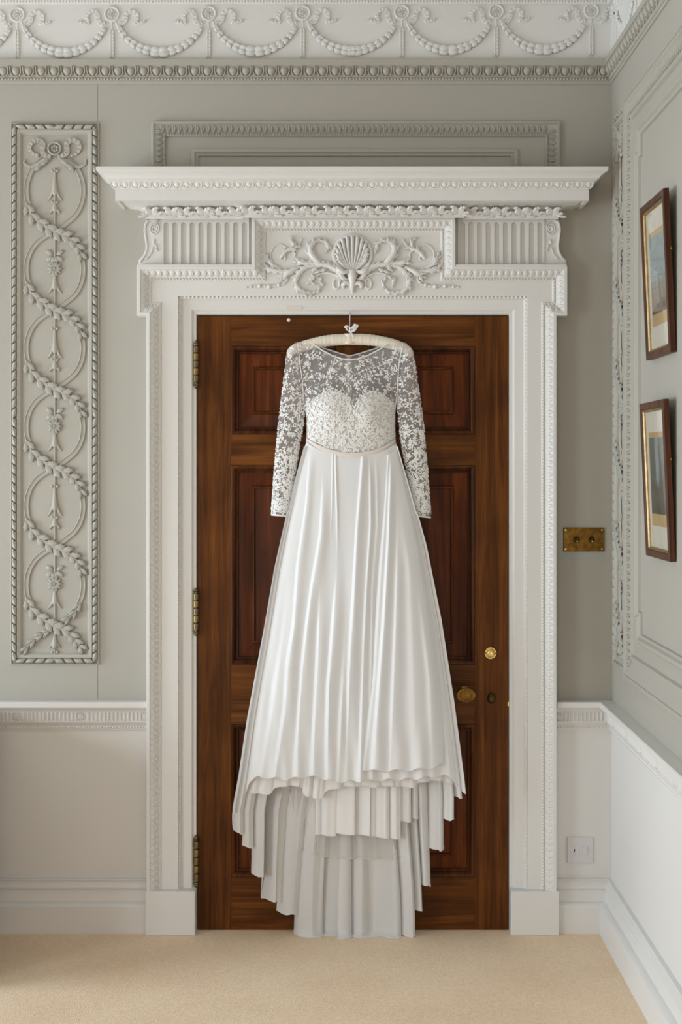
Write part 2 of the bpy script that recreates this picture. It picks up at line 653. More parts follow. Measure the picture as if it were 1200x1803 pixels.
def bead_course(F, p0, p1, pitch, r, h, mat, parent, name='bead_course', flat=1.0, slant=0.0):
    """a row of small beads (or slanted rope strands) from p0 to p1 in wall pixels"""
    mb = MB()
    L = math.hypot(p1[0] - p0[0], p1[1] - p0[1])
    n = max(1, int(L / pitch))
    dx, dy = (p1[0] - p0[0]) / L, (p1[1] - p0[1]) / L
    nx, ny = -dy, dx
    for i in range(n):
        q = (i + 0.5) * L / n
        cx, cy = p0[0] + dx * q, p0[1] + dy * q
        if slant:
            ex, ey = dx * pitch * 0.5 + nx * r, dy * pitch * 0.5 + ny * r
            wx, wy = dx * pitch * 0.32, dy * pitch * 0.32
            ring = [(cx - ex * slant - wx, cy - ey - wy), (cx - ex * slant + wx, cy - ey + wy), (cx + ex * slant + wx, cy + ey + wy), (cx + ex * slant - wx, cy + ey - wy)]
            if abs(dy) > abs(dx):
                ring = [(cx - ex - wx, cy - ey * slant - wy), (cx - ex + wx, cy - ey * slant + wy), (cx + ex + wx, cy + ey * slant + wy), (cx + ex - wx, cy + ey * slant - wy)]
            mb.add([F.pt(a, b, h) for a, b in ring] + [F.pt((a - cx) * 0.45 + cx, (b - cy) * 0.6 + cy, h + r * flat) for a, b in ring],
                   [(0, 1, 5, 4), (1, 2, 6, 5), (2, 3, 7, 6), (3, 0, 4, 7), (4, 5, 6, 7)])
        else:
            rows = []
            for a in (0.0, 0.8):
                rows.append([F.pt(cx + r * math.cos(a) * math.cos(t), cy + r * math.cos(a) * math.sin(t), h + r * flat * math.sin(a)) for t in [2 * math.pi * k / 6 for k in range(6)]])
            k = len(mb.v)
            mb.grid(rows, True)
            mb.v.append(tuple(F.pt(cx, cy, h + r * flat)))
            mb.f += [(k + 6 + j, k + 6 + (j + 1) % 6, k + 12) for j in range(6)]
    return mb.build(name, mat, parent, smooth=180, kind='stuff')


# ------------------------------------------------------------------ grey cornice (egg and dart over beads)
CORN = [(148, 0), (148, 2.5), (145, 3.5), (143.5, 3.5), (143.5, 5), (137.5, 5), (137, 6), (133, 6.5), (126, 8), (120, 11.5), (118.5, 12.5), (118.5, 14), (108, 14), (107, 13), (107, 0)]
egg_mesh(22.4, 17, 5.5, M['grey'], 'grey_egg')
trims = {}
for idx, (F, a, b, m0, m1, xe, lab) in enumerate((
        (BK, VX + XL, VX + XR, 0, 1, -8, 'grey egg-and-dart cornice above the doorcase wall'),
        (RW, 0, YB, 1, 0, 1210, 'grey egg-and-dart cornice running along the picture wall'))):
    mb = MB()
    run(mb, F, a, b, CORN, m0, m1)
    t = mb.build('trim_%d' % (idx + 1), M['grey'], None, smooth=30, kind='structure', label=lab)
    if idx == 0:
        xs = [VX + XR - 16 - 22.4 * i for i in range(48)]
    else:
        xs = [18 + 22.4 * i for i in range(22)]
    for x in xs:
        o = piece('egg', PC['grey_egg'], t, F, x, 127.5, 8.0)
        o.matrix_basis = o.matrix_basis @ Matrix.Rotation(R(18), 4, 'X')
    dart_course(F, [x + 11.2 for x in xs], 127.5, 22, 15, 5, 7.5, M['grey'], t)
    if idx == 0:
        bead_course(F, (-8, 140.4), (VX + XR - 8, 140.4), 5.6, 2.5, 5, M['grey'], t)
    else:
        bead_course(F, (8, 140.4), (520, 140.4), 5.6, 2.5, 5, M['grey'], t)

# ------------------------------------------------------------------ white frieze with swags
mb = MB()
leaf(mb, 13, 10.5, 4.0, 0, 6, tip=0.5, curl=0.3, vein=0.2)
pmesh('swag_leaf', mb, M['white'], 180)
mb = MB()
for k in range(8):
    a = 2 * math.pi * k / 8
    dome(mb, 6.2 * math.cos(a), 6.2 * math.sin(a), 2.3, 2.3, 2.2, 0, 6, 2)
    dome(mb, 3.0 * math.cos(a + .3), 3.0 * math.sin(a + .3), 1.5, 1.5, 2.8, 0, 5, 2)
dome(mb, 0, 0, 1.8, 1.8, 3.8, 0, 6, 2)
rows = []
for q, z in ((14.2, 0), (13.6, 2.6), (12, 3.2), (10.6, 2.2), (10, 0.3)):
    rows.append([(q * math.cos(t) * S, q * math.sin(t) * S, z * S) for t in [2 * math.pi * k / 20 for k in range(20)]])
mb.grid(rows, True)
pmesh('frieze_rosette', mb, M['white'])


def ribbon(mb, F, pts, w, h, amp=2.2, waves=3.2, sub=7):
    """wavy ribbon relief through pts (x, y)"""
    pp = smooth_path([(p[0], p[1]) for p in pts], sub)
    n = len(pp)
    rows = []
    for i, p in enumerate(pp):
        a, b = pp[max(i - 1, 0)], pp[min(i + 1, n - 1)]
        d = b - a
        l = np.hypot(*d) or 1
        nx, ny = -d[1] / l, d[0] / l
        ww = w * (0.55 + 0.45 * math.sin(math.pi * min(1, 0.15 + i / n)))
        z = amp * (1 + math.sin(i * waves * 2 * math.pi / sub / 2.0)) * 0.6
        rows.append([F.pt(p[0] + nx * ww * q, p[1] + ny * ww * q, h + zz) for q, zz in ((-0.55, -1), (-0.5, z + 1.6), (0, z * 0.7 + 1.9), (0.5, 3.2 - z * 0.6), (0.55, -1))])
    return mb.grid(rows)


def frieze(F, x0, x1, m0, m1, ros, num, lab):
    mb = MB()
    run(mb, F, x0, x1, [(108, 0.5), (108, 2), (9, 2), (9, 6), (6.5, 8), (4, 8), (4, 12), (-4, 16), (-20, 30), (-69, 60), (-69, 0.5)], m0, m1)
    t = mb.build('trim_%d' % num, M['white'], None, smooth=30, kind='structure', label=lab)
    bead_course(F, (max(x0, -10), 5.2), (min(x1, 1200), 5.2), 5.4, 2.4, 8, M['white'], t)
    for x in ros:
        yr = 27 - (x / 1200) * 8 if F is BK else 22
        rs = piece('rosette', PC['frieze_rosette'], t, F, x, yr, 2)
        for sg in (-1, 1):
            b = MB()
            ribbon(b, F, [(x + sg * 12, yr + 16), (x + sg * 18, yr + 18), (x + sg * 24, yr + 11), (x + sg * 25, yr + 2), (x + sg * 33, yr - 4), (x + sg * 43, yr + 1), (x + sg * 44, yr + 10), (x + sg * 41, yr + 16), (x + sg * 50, yr + 16), (x + sg * 58, yr + 13)], 7.5, 2.4, 2.0)
            b.build('ribbon', M['white'], t, 60)
        d = MB()
        tube(d, F, [(x, yr + 14, 2, 1.6), (x, yr + 50, 2, 3.0), (x, yr + 82, 2, 1.4)], 6, 0.9, 2)
        dr = d.build('leaf_drop', M['white'], t, 60)
        for k in range(8):
            for sg in (-1, 1):
                piece('leaf', PC['swag_leaf'], dr, F, x + sg * 0.8, yr + 26 + k * 6.2, 2.4, -90 + sg * 16, 0.72, 0.42, 0.7)
    prs = list(zip(ros[:-1], ros[1:]))
    if F is BK:
        prs = [(ros[0] - 168, ros[0])] + prs
    for a, b in prs:
        ya = 27 - (a / 1200) * 8 if F is BK else 22
        pts = []
        N = 60
        for i in range(N + 1):
            u = i / N
            x = a + 7 + (b - a - 14) * u
            # catenary-like sag
            s_ = 1 - ((2 * u - 1) ** 2) * 0.72 - 0.28 * (2 * u - 1) ** 6
            pts.append((x, ya + 15 + 54 * s_ - 2))
        d = MB()
        tube(d, F, [(p[0], p[1], 2.0, 1.6 + 3.6 * math.sin(math.pi * k / N)) for k, p in enumerate(pts)][::3], 6, 0.6, 1)
        sw = d.build('swag', M['white'], t, 60)
        cum = [0]
        for i in range(N):
            cum.append(cum[-1] + math.hypot(pts[i + 1][0] - pts[i][0], pts[i + 1][1] - pts[i][1]))
        Lh = cum[-1] / 2
        q = 6.0
        while q < Lh:
            f = q / Lh
            sc_ = 0.68 + 0.72 * f
            for side in (0, 1):
                tgt = q if side == 0 else 2 * Lh - q
                j = min(N - 1, max(0, int(np.searchsorted(cum, tgt)) - 1))
                p, p2 = pts[j], pts[min(N, j + 1)]
                an = math.degrees(math.atan2(-(p2[1] - p[1]), p2[0] - p[0])) + (180 if side else 0)
                for k in (-1, 1):
                    rad = R(an + 90)
                    off = 2.7 * f * k
                    piece('leaf', PC['swag_leaf'], sw, F, p[0] + off * math.cos(rad), p[1] - off * math.sin(rad), 3.4, an + k * 13 * (1 if f < 0.9 else 0.4), sc_, sc_ * 0.85, 0.9 + 0.3 * f)
            q += 12.0 * (0.75 + 0.45 * f)
    return t


ROS = [31, 197.5, 367.5, 533, 707, 873, 1040]
frieze(BK, VX + XL, VX + XR, 0, 1, ROS, 3, 'white plaster frieze of leafy swags below the ceiling')
frieze(RW, 0, YB, 1, 0, [58, 226, 394], 4, 'white plaster frieze above the picture wall')

# ------------------------------------------------------------------ chair rails
RAIL = [(1286, 0), (1286, 3), (1283, 4.5), (1276, 5), (1275, 6.5), (1272, 9), (1270, 10.5), (1269, 10.5), (1269, 9), (1251.5, 9), (1251.5, 11), (1250, 12), (1247, 15), (1243, 21), (1242, 22), (1242, 25), (1234, 25), (1232.5, 23.5), (1232.5, 0)]
mb = MB()
for k in range(8):
    a = 2 * math.pi * k / 8
    leaf(mb, 5.6, 3.6, 1.8, 0, 4, 0.8 * math.cos(a), 0.8 * math.sin(a), math.degrees(a), tip=0.5)
dome(mb, 0, 0, 1.7, 1.7, 2.6, 0, 6, 2)
pmesh('rail_rosette', mb, M['trim'])


def chair_rail(F, x0, x1, m0, m1, num, ros, v0, v1, lab):
    mb = MB()
    run(mb, F, x0, x1, RAIL, m0, m1)
    t = mb.build('trim_%d' % num, M['trim'], None, smooth=30, kind='structure', label=lab)
    fl = MB()
    x = v0
    while x < v1:
        if all(abs(x - r) > 8 for r in ros):
            # raised fillet between two flutes
            box(fl, F, x - 1.6, 1253, x + 1.6, 1267.5, 8.5, 11.2, 0.7)
        x += 7.05
    box(fl, F, v0, 1251.5, v1, 1253.2, 8.5, 11.2, 0.4)
    box(fl, F, v0, 1267.3, v1, 1269, 8.5, 11.2, 0.4)
    fl.build('flute_course', M['trim'], t, 0, kind='stuff')
    for r in ros:
        piece('rosette', PC['rail_rosette'], t, F, r, 1260.3, 10.0)
    bead_course(F, (v0, 1279.5), (v1, 1279.5), 5.2, 2.1, 5, M['trim'], t)
    return t


chair_rail(BK, VX + XL, 262, 0, 0, 5, [-82, 31, 144, 257], -90, 260, 'white chair rail with rosettes left of the doorcase')
chair_rail(BK, 977, VX + XR, 0, 1, 6, [983], 979, VX + XR - 10, 'short white chair rail right of the doorcase')
chair_rail(RW, 0, YB, 1, 0, 7, [72, 185, 298, 411, 524], 12, 600, 'white chair rail along the picture wall')

# ------------------------------------------------------------------ baseboards
BASE = [(FL, 0), (FL, 26), (1589, 26), (1586, 24), (1584, 20), (1583, 18), (1582, 15), (1575, 13), (1563, 12), (1562, 14), (1558, 15), (1554, 12), (1550, 8), (1548, 8), (1547, 10), (1545.5, 9), (1545.5, 0)]
for nm, F, a, b, m0, m1, lab in (('baseboard_left', BK, VX + XL, 261, 0, 0, 'tall cream skirting left of the doorcase'),
                                 ('baseboard_back', BK, 977, VX + XR, 0, 1, 'short cream skirting between doorcase and corner'),
                                 ('baseboard_right', RW, 0, YB, 1, 0, 'tall white skirting along the picture wall')):
    mb = MB()
    run(mb, F, a, b, BASE, m0, m1)
    mb.build(nm, M['trim'], None, smooth=30, kind='structure', label=lab)

# ------------------------------------------------------------------ arabesque wall panels with a twisted-ribbon frame
# one strand of the ribbon: slanted half-round lying along +x
def twist_mesh(key, sl):
    mb = MB()
    rows = []
    for i in range(5):
        t = i / 4
        row = []
        for q in (-1, -0.8, -0.35, 0.35, 0.8, 1):
            y = q * 4.6
            zz = 8.5 * math.sqrt(max(0, 1 - q * q)) * (0.8 + 0.2 * math.sin(math.pi * t))
            row.append((((t - 0.5) * 13.4 + sl * y * 0.75) * S, y * S, zz * S))
        rows.append(row)
    k = len(mb.v)
    mb.grid(rows)
    mb.f.append(tuple(range(k, k + 6)))
    mb.f.append(tuple(range(k + 24, k + 30))[::-1])
    return pmesh(key, mb, M['grey'], 50)


twist_mesh('twist_a', 1)
twist_mesh('twist_b', -1)
mb = MB()
leaf(mb, 20, 12.5, 4.6, 3, 14, tip=0.45, curl=0.4, bias=1.45, vein=0.3)
pmesh('spray_leaf', mb, M['grey'], 180)
mb = MB()
leaf(mb, 10, 6.6, 2.8, 0, 7, tip=0.4, bias=1.2)
pmesh('petal_leaf', mb, M['grey'], 180)
mb = MB()
for k in range(10):
    a = 36 * k
    leaf(mb, 8.6, 4.4, 3.0, 0, 5, 1.5 * math.cos(R(a)), 1.5 * math.sin(R(a)), a, tip=0.55)
dome(mb, 0, 0, 2.6, 2.6, 4.2, 0, 8, 2)
pmesh('daisy', mb, M['grey'], 180)
mb = MB()
for k in range(6):
    a = 60 * k + 30
    dome(mb, 4.6 * math.cos(R(a)), 4.6 * math.sin(R(a)), 3.0, 3.0, 3.4, 0, 8, 2)
dome(mb, 0, 0, 1.8, 1.8, 4.4, 0, 6, 2)
rows = [[(q * math.cos(t) * S, q * math.sin(t) * S, z * S) for t in [2 * math.pi * k / 20 for k in range(20)]] for q, z in ((13, 0), (12.4, 3.6), (10.8, 4.4), (9.4, 3.0), (8.8, 0.2))]
mb.grid(rows, True)
pmesh('panel_rosette', mb, M['grey'])
mb = MB()
for q in ((-4.2, 0), (4.2, 0), (0, 2.4), (0, -3)):
    dome(mb, q[0], q[1], 3.2, 3.4, 3.2, 0, 7, 2)
pmesh('bud', mb, M['grey'])


def arabesque(F, x0, x1, y0, y1, num, lab, sq=1.0, ornaments=True):
    """x0..x1 outer frame; sq squeezes the ornament across"""
    mb = MB()
    frame_sweep(mb, F, rect(x0, y0, x1, y1), True, [(0, 0), (0, 3), (0.8, 3.8), (2.0, 3.8), (2.2, 0.4), (11.6, 0.4), (11.8, 4.6), (14, 5), (15, 4.5), (17.5, 4), (18.5, 2.5), (20.5, 1.2), (20.5, 0)])
    t = mb.build('trim_%d' % num, M['grey'], None, smooth=30, kind='structure', label=lab)
    ym = (y0 + y1) / 2 + 40
    n = int((y1 - y0 - 20) / 16.1)
    for i in range(n):
        y = y0 + 16 + i * (y1 - y0 - 30) / (n - 1)
        up = y < ym
        piece('twist', PC['twist_b' if up else 'twist_a'], t, F, x0 + 7, y, 0.8, 90, 1, 1, sq)
        piece('twist', PC['twist_a' if up else 'twist_b'], t, F, x1 - 7, y, 0.8, 90, 1, 1, sq)
    n = max(3, int((x1 - x0 - 24) / 15.6))
    for i in range(n):
        x = x0 + 18 + i * (x1 - x0 - 36) / (n - 1)
        lft = i < n / 2
        piece('twist', PC['twist_b' if lft else 'twist_a'], t, F, x, y0 + 7, 0.8, 0)
        piece('twist', PC['twist_a' if lft else 'twist_b'], t, F, x, y1 - 7, 0.8, 0)
    if not ornaments:
        return t
    cx = (x0 + x1) / 2
    k = sq
    cy0, pitch = 336.5, 138.7
    rx, ry = 50.0 * k, 60.0

    def strand(mb, pts):
        """flat strap with two raised edges"""
        pp = [np.array(p, float) for p in pts]
        rows = []
        for i, p in enumerate(pp):
            a, b = pp[max(i - 1, 0)], pp[min(i + 1, len(pp) - 1)]
            d = b - a
            l = np.hypot(*d) or 1
            nx, ny = -d[1] / l, d[0] / l
            rows.append([F.pt(p[0] + nx * q, p[1] + ny * q, z) for q, z in ((-4.8, -0.5), (-4.5, 2.6), (-3.3, 3.2), (-2.2, 1.4), (2.2, 1.4), (3.3, 3.2), (4.5, 2.6), (4.8, -0.5))])
        mb.grid(rows)
        return mb
    for r in range(6):
        cy = cy0 + pitch * r
        for sg in (-1, 1):
            pts = []
            for i in range(25):
                a = R(-62 + 124 * i / 24)
                pts.append((cx + sg * rx * math.cos(a), cy + ry * math.sin(a) * 1.02))
            if sg > 0:   # right side carries on under the spray below
                pts += [(cx + rx * 0.30, cy + ry * 1.02), (cx + rx * 0.05, cy + ry * 1.14), (cx - rx * 0.12, cy + ry * 1.24)] if r < 5 else []
            if sg < 0 and r > 0:
                pts = [(cx - rx * 0.02, cy - ry * 1.12), (cx - rx * 0.25, cy - ry * 1.02)] + pts
            m_ = MB()
            strand(m_, pts)
            m_.build('ring_strap', M['grey'], t, 50)
        # stem through the ring
        m_ = MB()
        tube(m_, F, [(cx, cy - 66 if r else cy - 40, 1.5, 1.9), (cx, cy + 64, 1.5, 1.7)], 6, 1.0, 1)
        m_.build('stem', M['grey'], t, 60)

        def bell(yt, ln, w, nm='bell_flower'):
            m = MB()
            tube(m, F, [(cx, yt, 1.5, 2.4), (cx, yt + ln * 0.45, 1.5, 4.2 * k), (cx, yt + ln * 0.72, 1.0, 5.0 * k), (cx, yt + ln * 0.80, 0.5, 2.0)], 8, 0.9, 3)
            for sg in (-1, 1):
                tube(m, F, [(cx + sg * 1.5, yt + ln * 0.30, 1.5, 1.6), (cx + sg * 3.5 * k, yt + ln * 0.62, 2.2, 2.4), (cx + sg * 8 * k, yt + ln * 0.85, 1.6, 2.0), (cx + sg * w * k, yt + ln, 0.6, 0.5)], 6, 0.9, 3)
            return m.build(nm, M['grey'], t, 60)
        if r % 2 == 0:
            piece('bud', PC['bud'], t, F, cx, cy - 35, 1.2, 0, k, 1, 1)
            bell(cy - 30, 48, 14)
            bell(cy + 19, 22, 7, 'bell_bud')
            for sg in (-1, 1):
                piece('petal', PC['petal_leaf'], t, F, cx, cy + 23, 1.2, 90 - sg * 55, 0.85, 0.8, 1)
        else:
            for an, ln in ((150, 1.35), (30, 1.35), (215, 1.35), (-35, 1.35), (250, 0.9), (-70, 0.9)):
                piece('petal', PC['petal_leaf'], t, F, cx + 4 * k * math.cos(R(an)), cy - 25 - 3 * math.sin(R(an)), 1.2, an, ln * k, 1.25, 1.2)
            piece('daisy', PC['daisy'], t, F, cx, cy - 2, 1.4, 0, 1.3 * k, 1.3, 1.2)
            bell(cy + 8, 34, 13)
        # diagonal leaf spray over the crossing below the ring
        if True:
            yc = cy + ry * 1.155
            base = [(cx - rx * 1.0, cy + ry * 0.36), (cx - rx * 0.80, cy + ry * 0.72), (cx - rx * 0.40, cy + ry * 1.0), (cx, yc + 3), (cx + rx * 0.45, cy + ry * 1.36), (cx + rx * 0.80, cy + ry * 1.62), (cx + rx * 0.98, cy + ry * 1.96)]
            if r == 5:
                base[-2:] = [(cx + rx * 0.72, cy + ry * 1.62), (cx + rx * 0.98, cy + ry * 1.86)]
            sp = smooth_path(base, 6)
            m_ = MB()
            tube(m_, F, [(p[0], p[1], 3.0, 1.6 + 1.8 * math.sin(math.pi * i / len(sp))) for i, p in enumerate(sp)][::2], 6, 1.0, 1)
            s_ = m_.build('leaf_spray', M['grey'], t, 60)
            for j, i in enumerate(range(1, len(sp) - 3, 4)):
                p, q = sp[i], sp[i + 1]
                an = math.degrees(math.atan2(-(q[1] - p[1]), q[0] - p[0]))
                f = math.sin(math.pi * min(1, 0.22 + 0.75 * i / len(sp)))
                for sg in (-1, 1):
                    piece('leaf', PC['spray_leaf'], s_, F, p[0], p[1], 2.2, an + sg * 25, (0.66 + 0.46 * f) * min(1, k + 0.1), (0.66 + 0.44 * f), 1.0)
            if r == 5:
                # crossing spray of the foot of the panel
                for sp2 in ([(cx + rx * 0.92, cy + ry * 0.52), (cx + rx * 0.62, cy + ry * 0.88), (cx + rx * 0.25, cy + ry * 1.12)],
                            [(cx - rx * 0.15, cy + ry * 1.32), (cx - rx * 0.6, cy + ry * 1.52), (cx - rx * 0.98, cy + ry * 1.84)]):
                    q2 = smooth_path(sp2, 5)
                    m_ = MB()
                    tube(m_, F, [(p[0], p[1], 2.5, 2.2 - 1.4 * i / len(q2)) for i, p in enumerate(q2)], 6, 1.0, 1)
                    s2 = m_.build('leaf_spray', M['grey'], t, 60)
                    for i in range(0, len(q2) - 1, 3):
                        p, q = q2[i], q2[i + 1]
                        an = math.degrees(math.atan2(-(q[1] - p[1]), q[0] - p[0]))
                        for sg in (-1, 1):
                            piece('leaf', PC['spray_leaf'], s2, F, p[0], p[1], 2.0, an + sg * 18, 0.85, 0.62, 0.9)
    # foot pendant
    cyl = cy0 + pitch * 5
    m_ = MB()
    tube(m_, F, [(cx, cyl + 66, 1.5, 1.6), (cx, cyl + 90, 1.5, 2.2), (cx, cyl + 98, 1.5, 4.5), (cx, cyl + 108, 1.5, 6.0), (cx, cyl + 112, 1.5, 2.0)], 8, 0.9, 2)
    for sg in (-1, 1):
        tube(m_, F, [(cx + sg * 2, cyl + 98, 2, 1.8), (cx + sg * 6, cyl + 106, 2, 2.0), (cx + sg * 11, cyl + 111, 1, 0.5)], 6, 0.9, 3)
    m_.build('pendant', M['grey'], t, 60)
    piece('bud', PC['bud'], t, F, cx, cyl + 118, 1.2)
    # head: rosette, bow, hanging ends, first leaves
    yr = 262
    piece('rosette', PC['panel_rosette'], t, F, cx, yr, 1)
    for sg in (-1, 1):
        m_ = MB()
        ribbon(m_, F, [(cx + sg * 6 * k, yr + 15), (cx + sg * 17 * k, yr + 12), (cx + sg * 22 * k, yr + 5), (cx + sg * 21 * k, yr - 7), (cx + sg * 29 * k, yr - 14), (cx + sg * 40 * k, yr - 11), (cx + sg * 44 * k, yr), (cx + sg * 38 * k, yr + 9), (cx + sg * 28 * k, yr + 13)], 9.5, 1.5, 2.2)
        m_.build('ribbon', M['grey'], t, 60)
        m_ = MB()
        ribbon(m_, F, [(cx + sg * 6 * k, yr + 17), (cx + sg * 22 * k, yr + 22), (cx + sg * 38 * k, yr + 32), (cx + sg * 46 * k, yr + 32), (cx + sg * 54 * k, yr + 26), (cx + sg * 53 * k, yr + 20)], 5.5, 1.0, 1.2)
        m_.build('ribbon_end', M['grey'], t, 60)
        piece('leaf', PC['spray_leaf'], t, F, cx + sg * 8 * k, yr + 17, 2.2, 270 + sg * 52, 1.15, 0.75, 1.0)
        piece('leaf', PC['spray_leaf'], t, F, cx + sg * 22 * k, yr + 25, 2.2, 270 + sg * 38, 0.95, 0.8, 1.0)
    return t


arabesque(BK, 19, 174.5, 217, 1170, 8, 'tall grey arabesque panel of leafy rings left of the doorcase')
arabesque(RW, 33, 146, 217, 1166, 9, 'narrow grey arabesque panel on the side wall near the corner', 0.66)

# ------------------------------------------------------------------ grey overdoor panel
mb = MB()
leaf(mb, 15, 9.2, 4.0, 2, 6, tip=0.3, vein=0.5)
pmesh('moulding_leaf', mb, M['grey'])
LEAFP = [(0, 0), (0, 8.5), (2.5, 9.5), (4, 9.5), (4.5, 7.5), (12, 5), (19, 3), (20, 3), (20.5, 4.5), (24, 4.5), (24.8, 2), (25.5, 0)]


def leaf_frame(F, x0, y0, x1, y1, num, lab, top=True, sides=(1, 1), ymax=None, pitch=10.0, bottom=False, prof=LEAFP, sc_=1.0, xmax=None):
    mb = MB()
    frame_sweep(mb, F, rect(x0, y0, x1, y1), True, [(a * sc_, h) for a, h in prof])
    t = mb.build('trim_%d' % num, M['grey'], None, smooth=30, kind='structure', label=lab)
    xe = xmax or x1
    n = int((xe - x0 - 30) / pitch)
    if top:
        for i in range(n):
            piece('leaf', PC['moulding_leaf'], t, F, x0 + 15 + pitch * (i + 0.5), y0 + 4.5 * sc_, 5.6, 270, sc_, 1, 0.8)
        bead_course(F, (x0 + 22, y0 + 22 * sc_), (xe - 22, y0 + 22 * sc_), 5, 2.1, 4.2, M['grey'], t)
    ye = ymax or y1
    n = int((ye - y0 - 15) / pitch)
    for s_, x, an, xb in ((sides[0], x0 + 4.5 * sc_, 0, x0 + 22 * sc_), (sides[1], x1 - 4.5 * sc_, 180, x1 - 22 * sc_)):
        if s_:
            for i in range(n):
                piece('leaf', PC['moulding_leaf'], t, F, x, y0 + 12 + pitch * (i + 0.5), 5.6 if sc_ == 1 else 4.6, an, sc_, 1, 0.8 if sc_ == 1 else 0.6)
            bead_course(F, (xb, y0 + 22), (xb, ye), 5, 2.1, 4.2, M['grey'], t)
    return t


od = leaf_frame(BK, 267, 216, 984, 352, 10, 'grey leaf-carved panel frame above the doorcase', ymax=318)
mb = MB()
frame_sweep(mb, BK, rect(337, 263, 911, 350), True, [(0, 0), (0, 4), (3, 5), (6, 5), (8, 2.5), (9.5, 2.5), (10, 4), (12, 3.5), (13, 0)])
mb.build('inner_moulding', M['grey'], od, 30)

# ------------------------------------------------------------------ big side-wall panel: leaf frame and an inner moulding with indented corners
sp_ = leaf_frame(RW, 146, 213, 1600, 1172, 11, 'grey leaf-carved panel frame around the pictures on the side wall', sides=(1, 0), pitch=11.6, sc_=1.75, xmax=640)
mb = MB()
q0, q1, r0, r1 = 232, 1500, 282, 1102
path = [(q0 + 16, r1), (q1, r1), (q1, r0), (q0 + 16, r0), (q0 + 16, r0 + 34), (q0, r0 + 34), (q0, r1 - 34), (q0 + 16, r1 - 34)]
frame_sweep(mb, RW, path, True, [(0, 0), (0, 7), (3, 9), (8, 9), (11, 5), (15, 4), (16, 0)])
mb.build('inner_moulding', M['grey'], sp_, 30)

# joints between the boards of the back wall
for y0, y1 in ((150, 217), (1170, 1231)):
    mb = MB()
    box(mb, BK, 170, y0, 171.2, y1, -0.2, 0.7)
    mb.build('board_joint', M['grey'], wall_back, 0)
mb = MB()
box(mb, BK, 984, 972, 1064, 989, -0.2, 0.25)
mb.build('paint_patch', paint('old_paint_patch', (170, 172, 166), 0.6, 0.04, 0.15, 80), wall_back, 0)

# ================================================================== DOORCASE
def A(x, y, h=22):
    return ap(x, y, h)


opn = [(347, FL), (347, 555), (895, 555), (895, FL)]          # inner edge, left side upwards, head, right side downwards
mb = MB()
frame_sweep(mb, BK, opn, False, [(0, -66), (0, 3), (1.5, 6), (6, 6), (7.5, 9), (9, 10), (25, 11), (26, 12.5), (27, 15), (33, 15.5), (34, 18.2), (40, 18.2), (40, 0)])
case = mb.build('trim_12', M['trim'], None, smooth=30, kind='structure', label='white carved doorcase with shell crest and deep cornice')
mb = MB()
H0 = 20
yh = ap(0, 470, 22)[1]
for x0, y0, x1, y1 in ((241, 470, 998, 521), (241, 521, 313, 556), (929, 521, 998, 556), (258, 556, 313, 1580), (929, 556, 979, 1580), (443, 384, 801, 470)):
    (a, b), (c, d) = A(x0, y0), A(x1, y1)
    box(mb, BK, a, b, c, d, 0, H0)
mb.build('fascia', M['trim'], case, 0)
outer = [A(x, y, 30) for x, y in ((979, 1590), (979, 556), (998, 556), (998, 469), (801, 469), (801, 382), (443, 382), (443, 469), (241, 469), (241, 556), (258, 556), (258, 1590))]
mb = MB()
frame_sweep(mb, BK, outer, False, [(0, 0), (0, 33), (0.8, 34), (5.5, 34), (6.5, 31.5), (8, 31), (12, 28), (17, 24), (18.5, 23.5), (19, 22), (23.5, 22), (24.5, 21), (25, 20), (25, 0)])
om = mb.build('architrave_moulding', M['trim'], case, 25)
mb = MB()
leaf(mb, 12.5, 9.6, 2.3, 2, 6, tip=0.45, vein=0.6)
pmesh('architrave_leaf', mb, M['trim'], 180)
inn = [(p[0] + o[0] * 21.2, p[1] - o[1] * 21.2) for p, o in zip(outer, offsets([(x, -y) for x, y in outer], False))]
mid = [(p[0] + o[0] * 12, p[1] - o[1] * 12) for p, o in zip(outer, offsets([(x, -y) for x, y in outer], False))]
for i in range(len(outer) - 1):
    p, q = mid[i], mid[i + 1]
    L = math.hypot(q[0] - p[0], q[1] - p[1])
    n = max(1, int(round(L / 10.9)))
    dx, dy = (q[0] - p[0]) / L, (q[1] - p[1]) / L
    an = math.degrees(math.atan2(-dy, dx)) + 90
    nx, ny = math.cos(R(an)), -math.sin(R(an))
    for k in range(n):
        t = (k + 0.5) * L / n
        o = piece('leaf', PC['architrave_leaf'], om, BK, p[0] + dx * t - nx * 5.5, p[1] + dy * t - ny * 5.5, 31.2, an)
        o.matrix_basis = o.matrix_basis @ Matrix.Rotation(R(33), 4, 'Y')
    bead_course(BK, inn[i], inn[i + 1], 5.4, 2.2, 21.8, M['trim'], om, 'rope_course', 0.9, 1.0)
bp = [(317, 1563), (317, 525), (925, 525), (925, 1563)]
for i in range(3):
    bead_course(BK, bp[i], bp[i + 1], 7.0, 2.7, 15, M['trim'], case, 'bead_course', 0.9)
# plinth blocks
for x0, x1 in ((260.5, 347), (895, 979)):
    mb = MB()
    box(mb, BK, x0, 1560, x1, FL, 0, 35, 1.2)
    mb.build('plinth_block', M['trim'], case, 0)
# faint worn label on the head
mb = MB()
box(mb, BK, 504, 540.5, 531, 546, 8, 11.4)
mb.build('worn_label', paint('worn_label_paint', (223, 215, 205), 0.6, 0.08, 0.2, 200), case, 0)


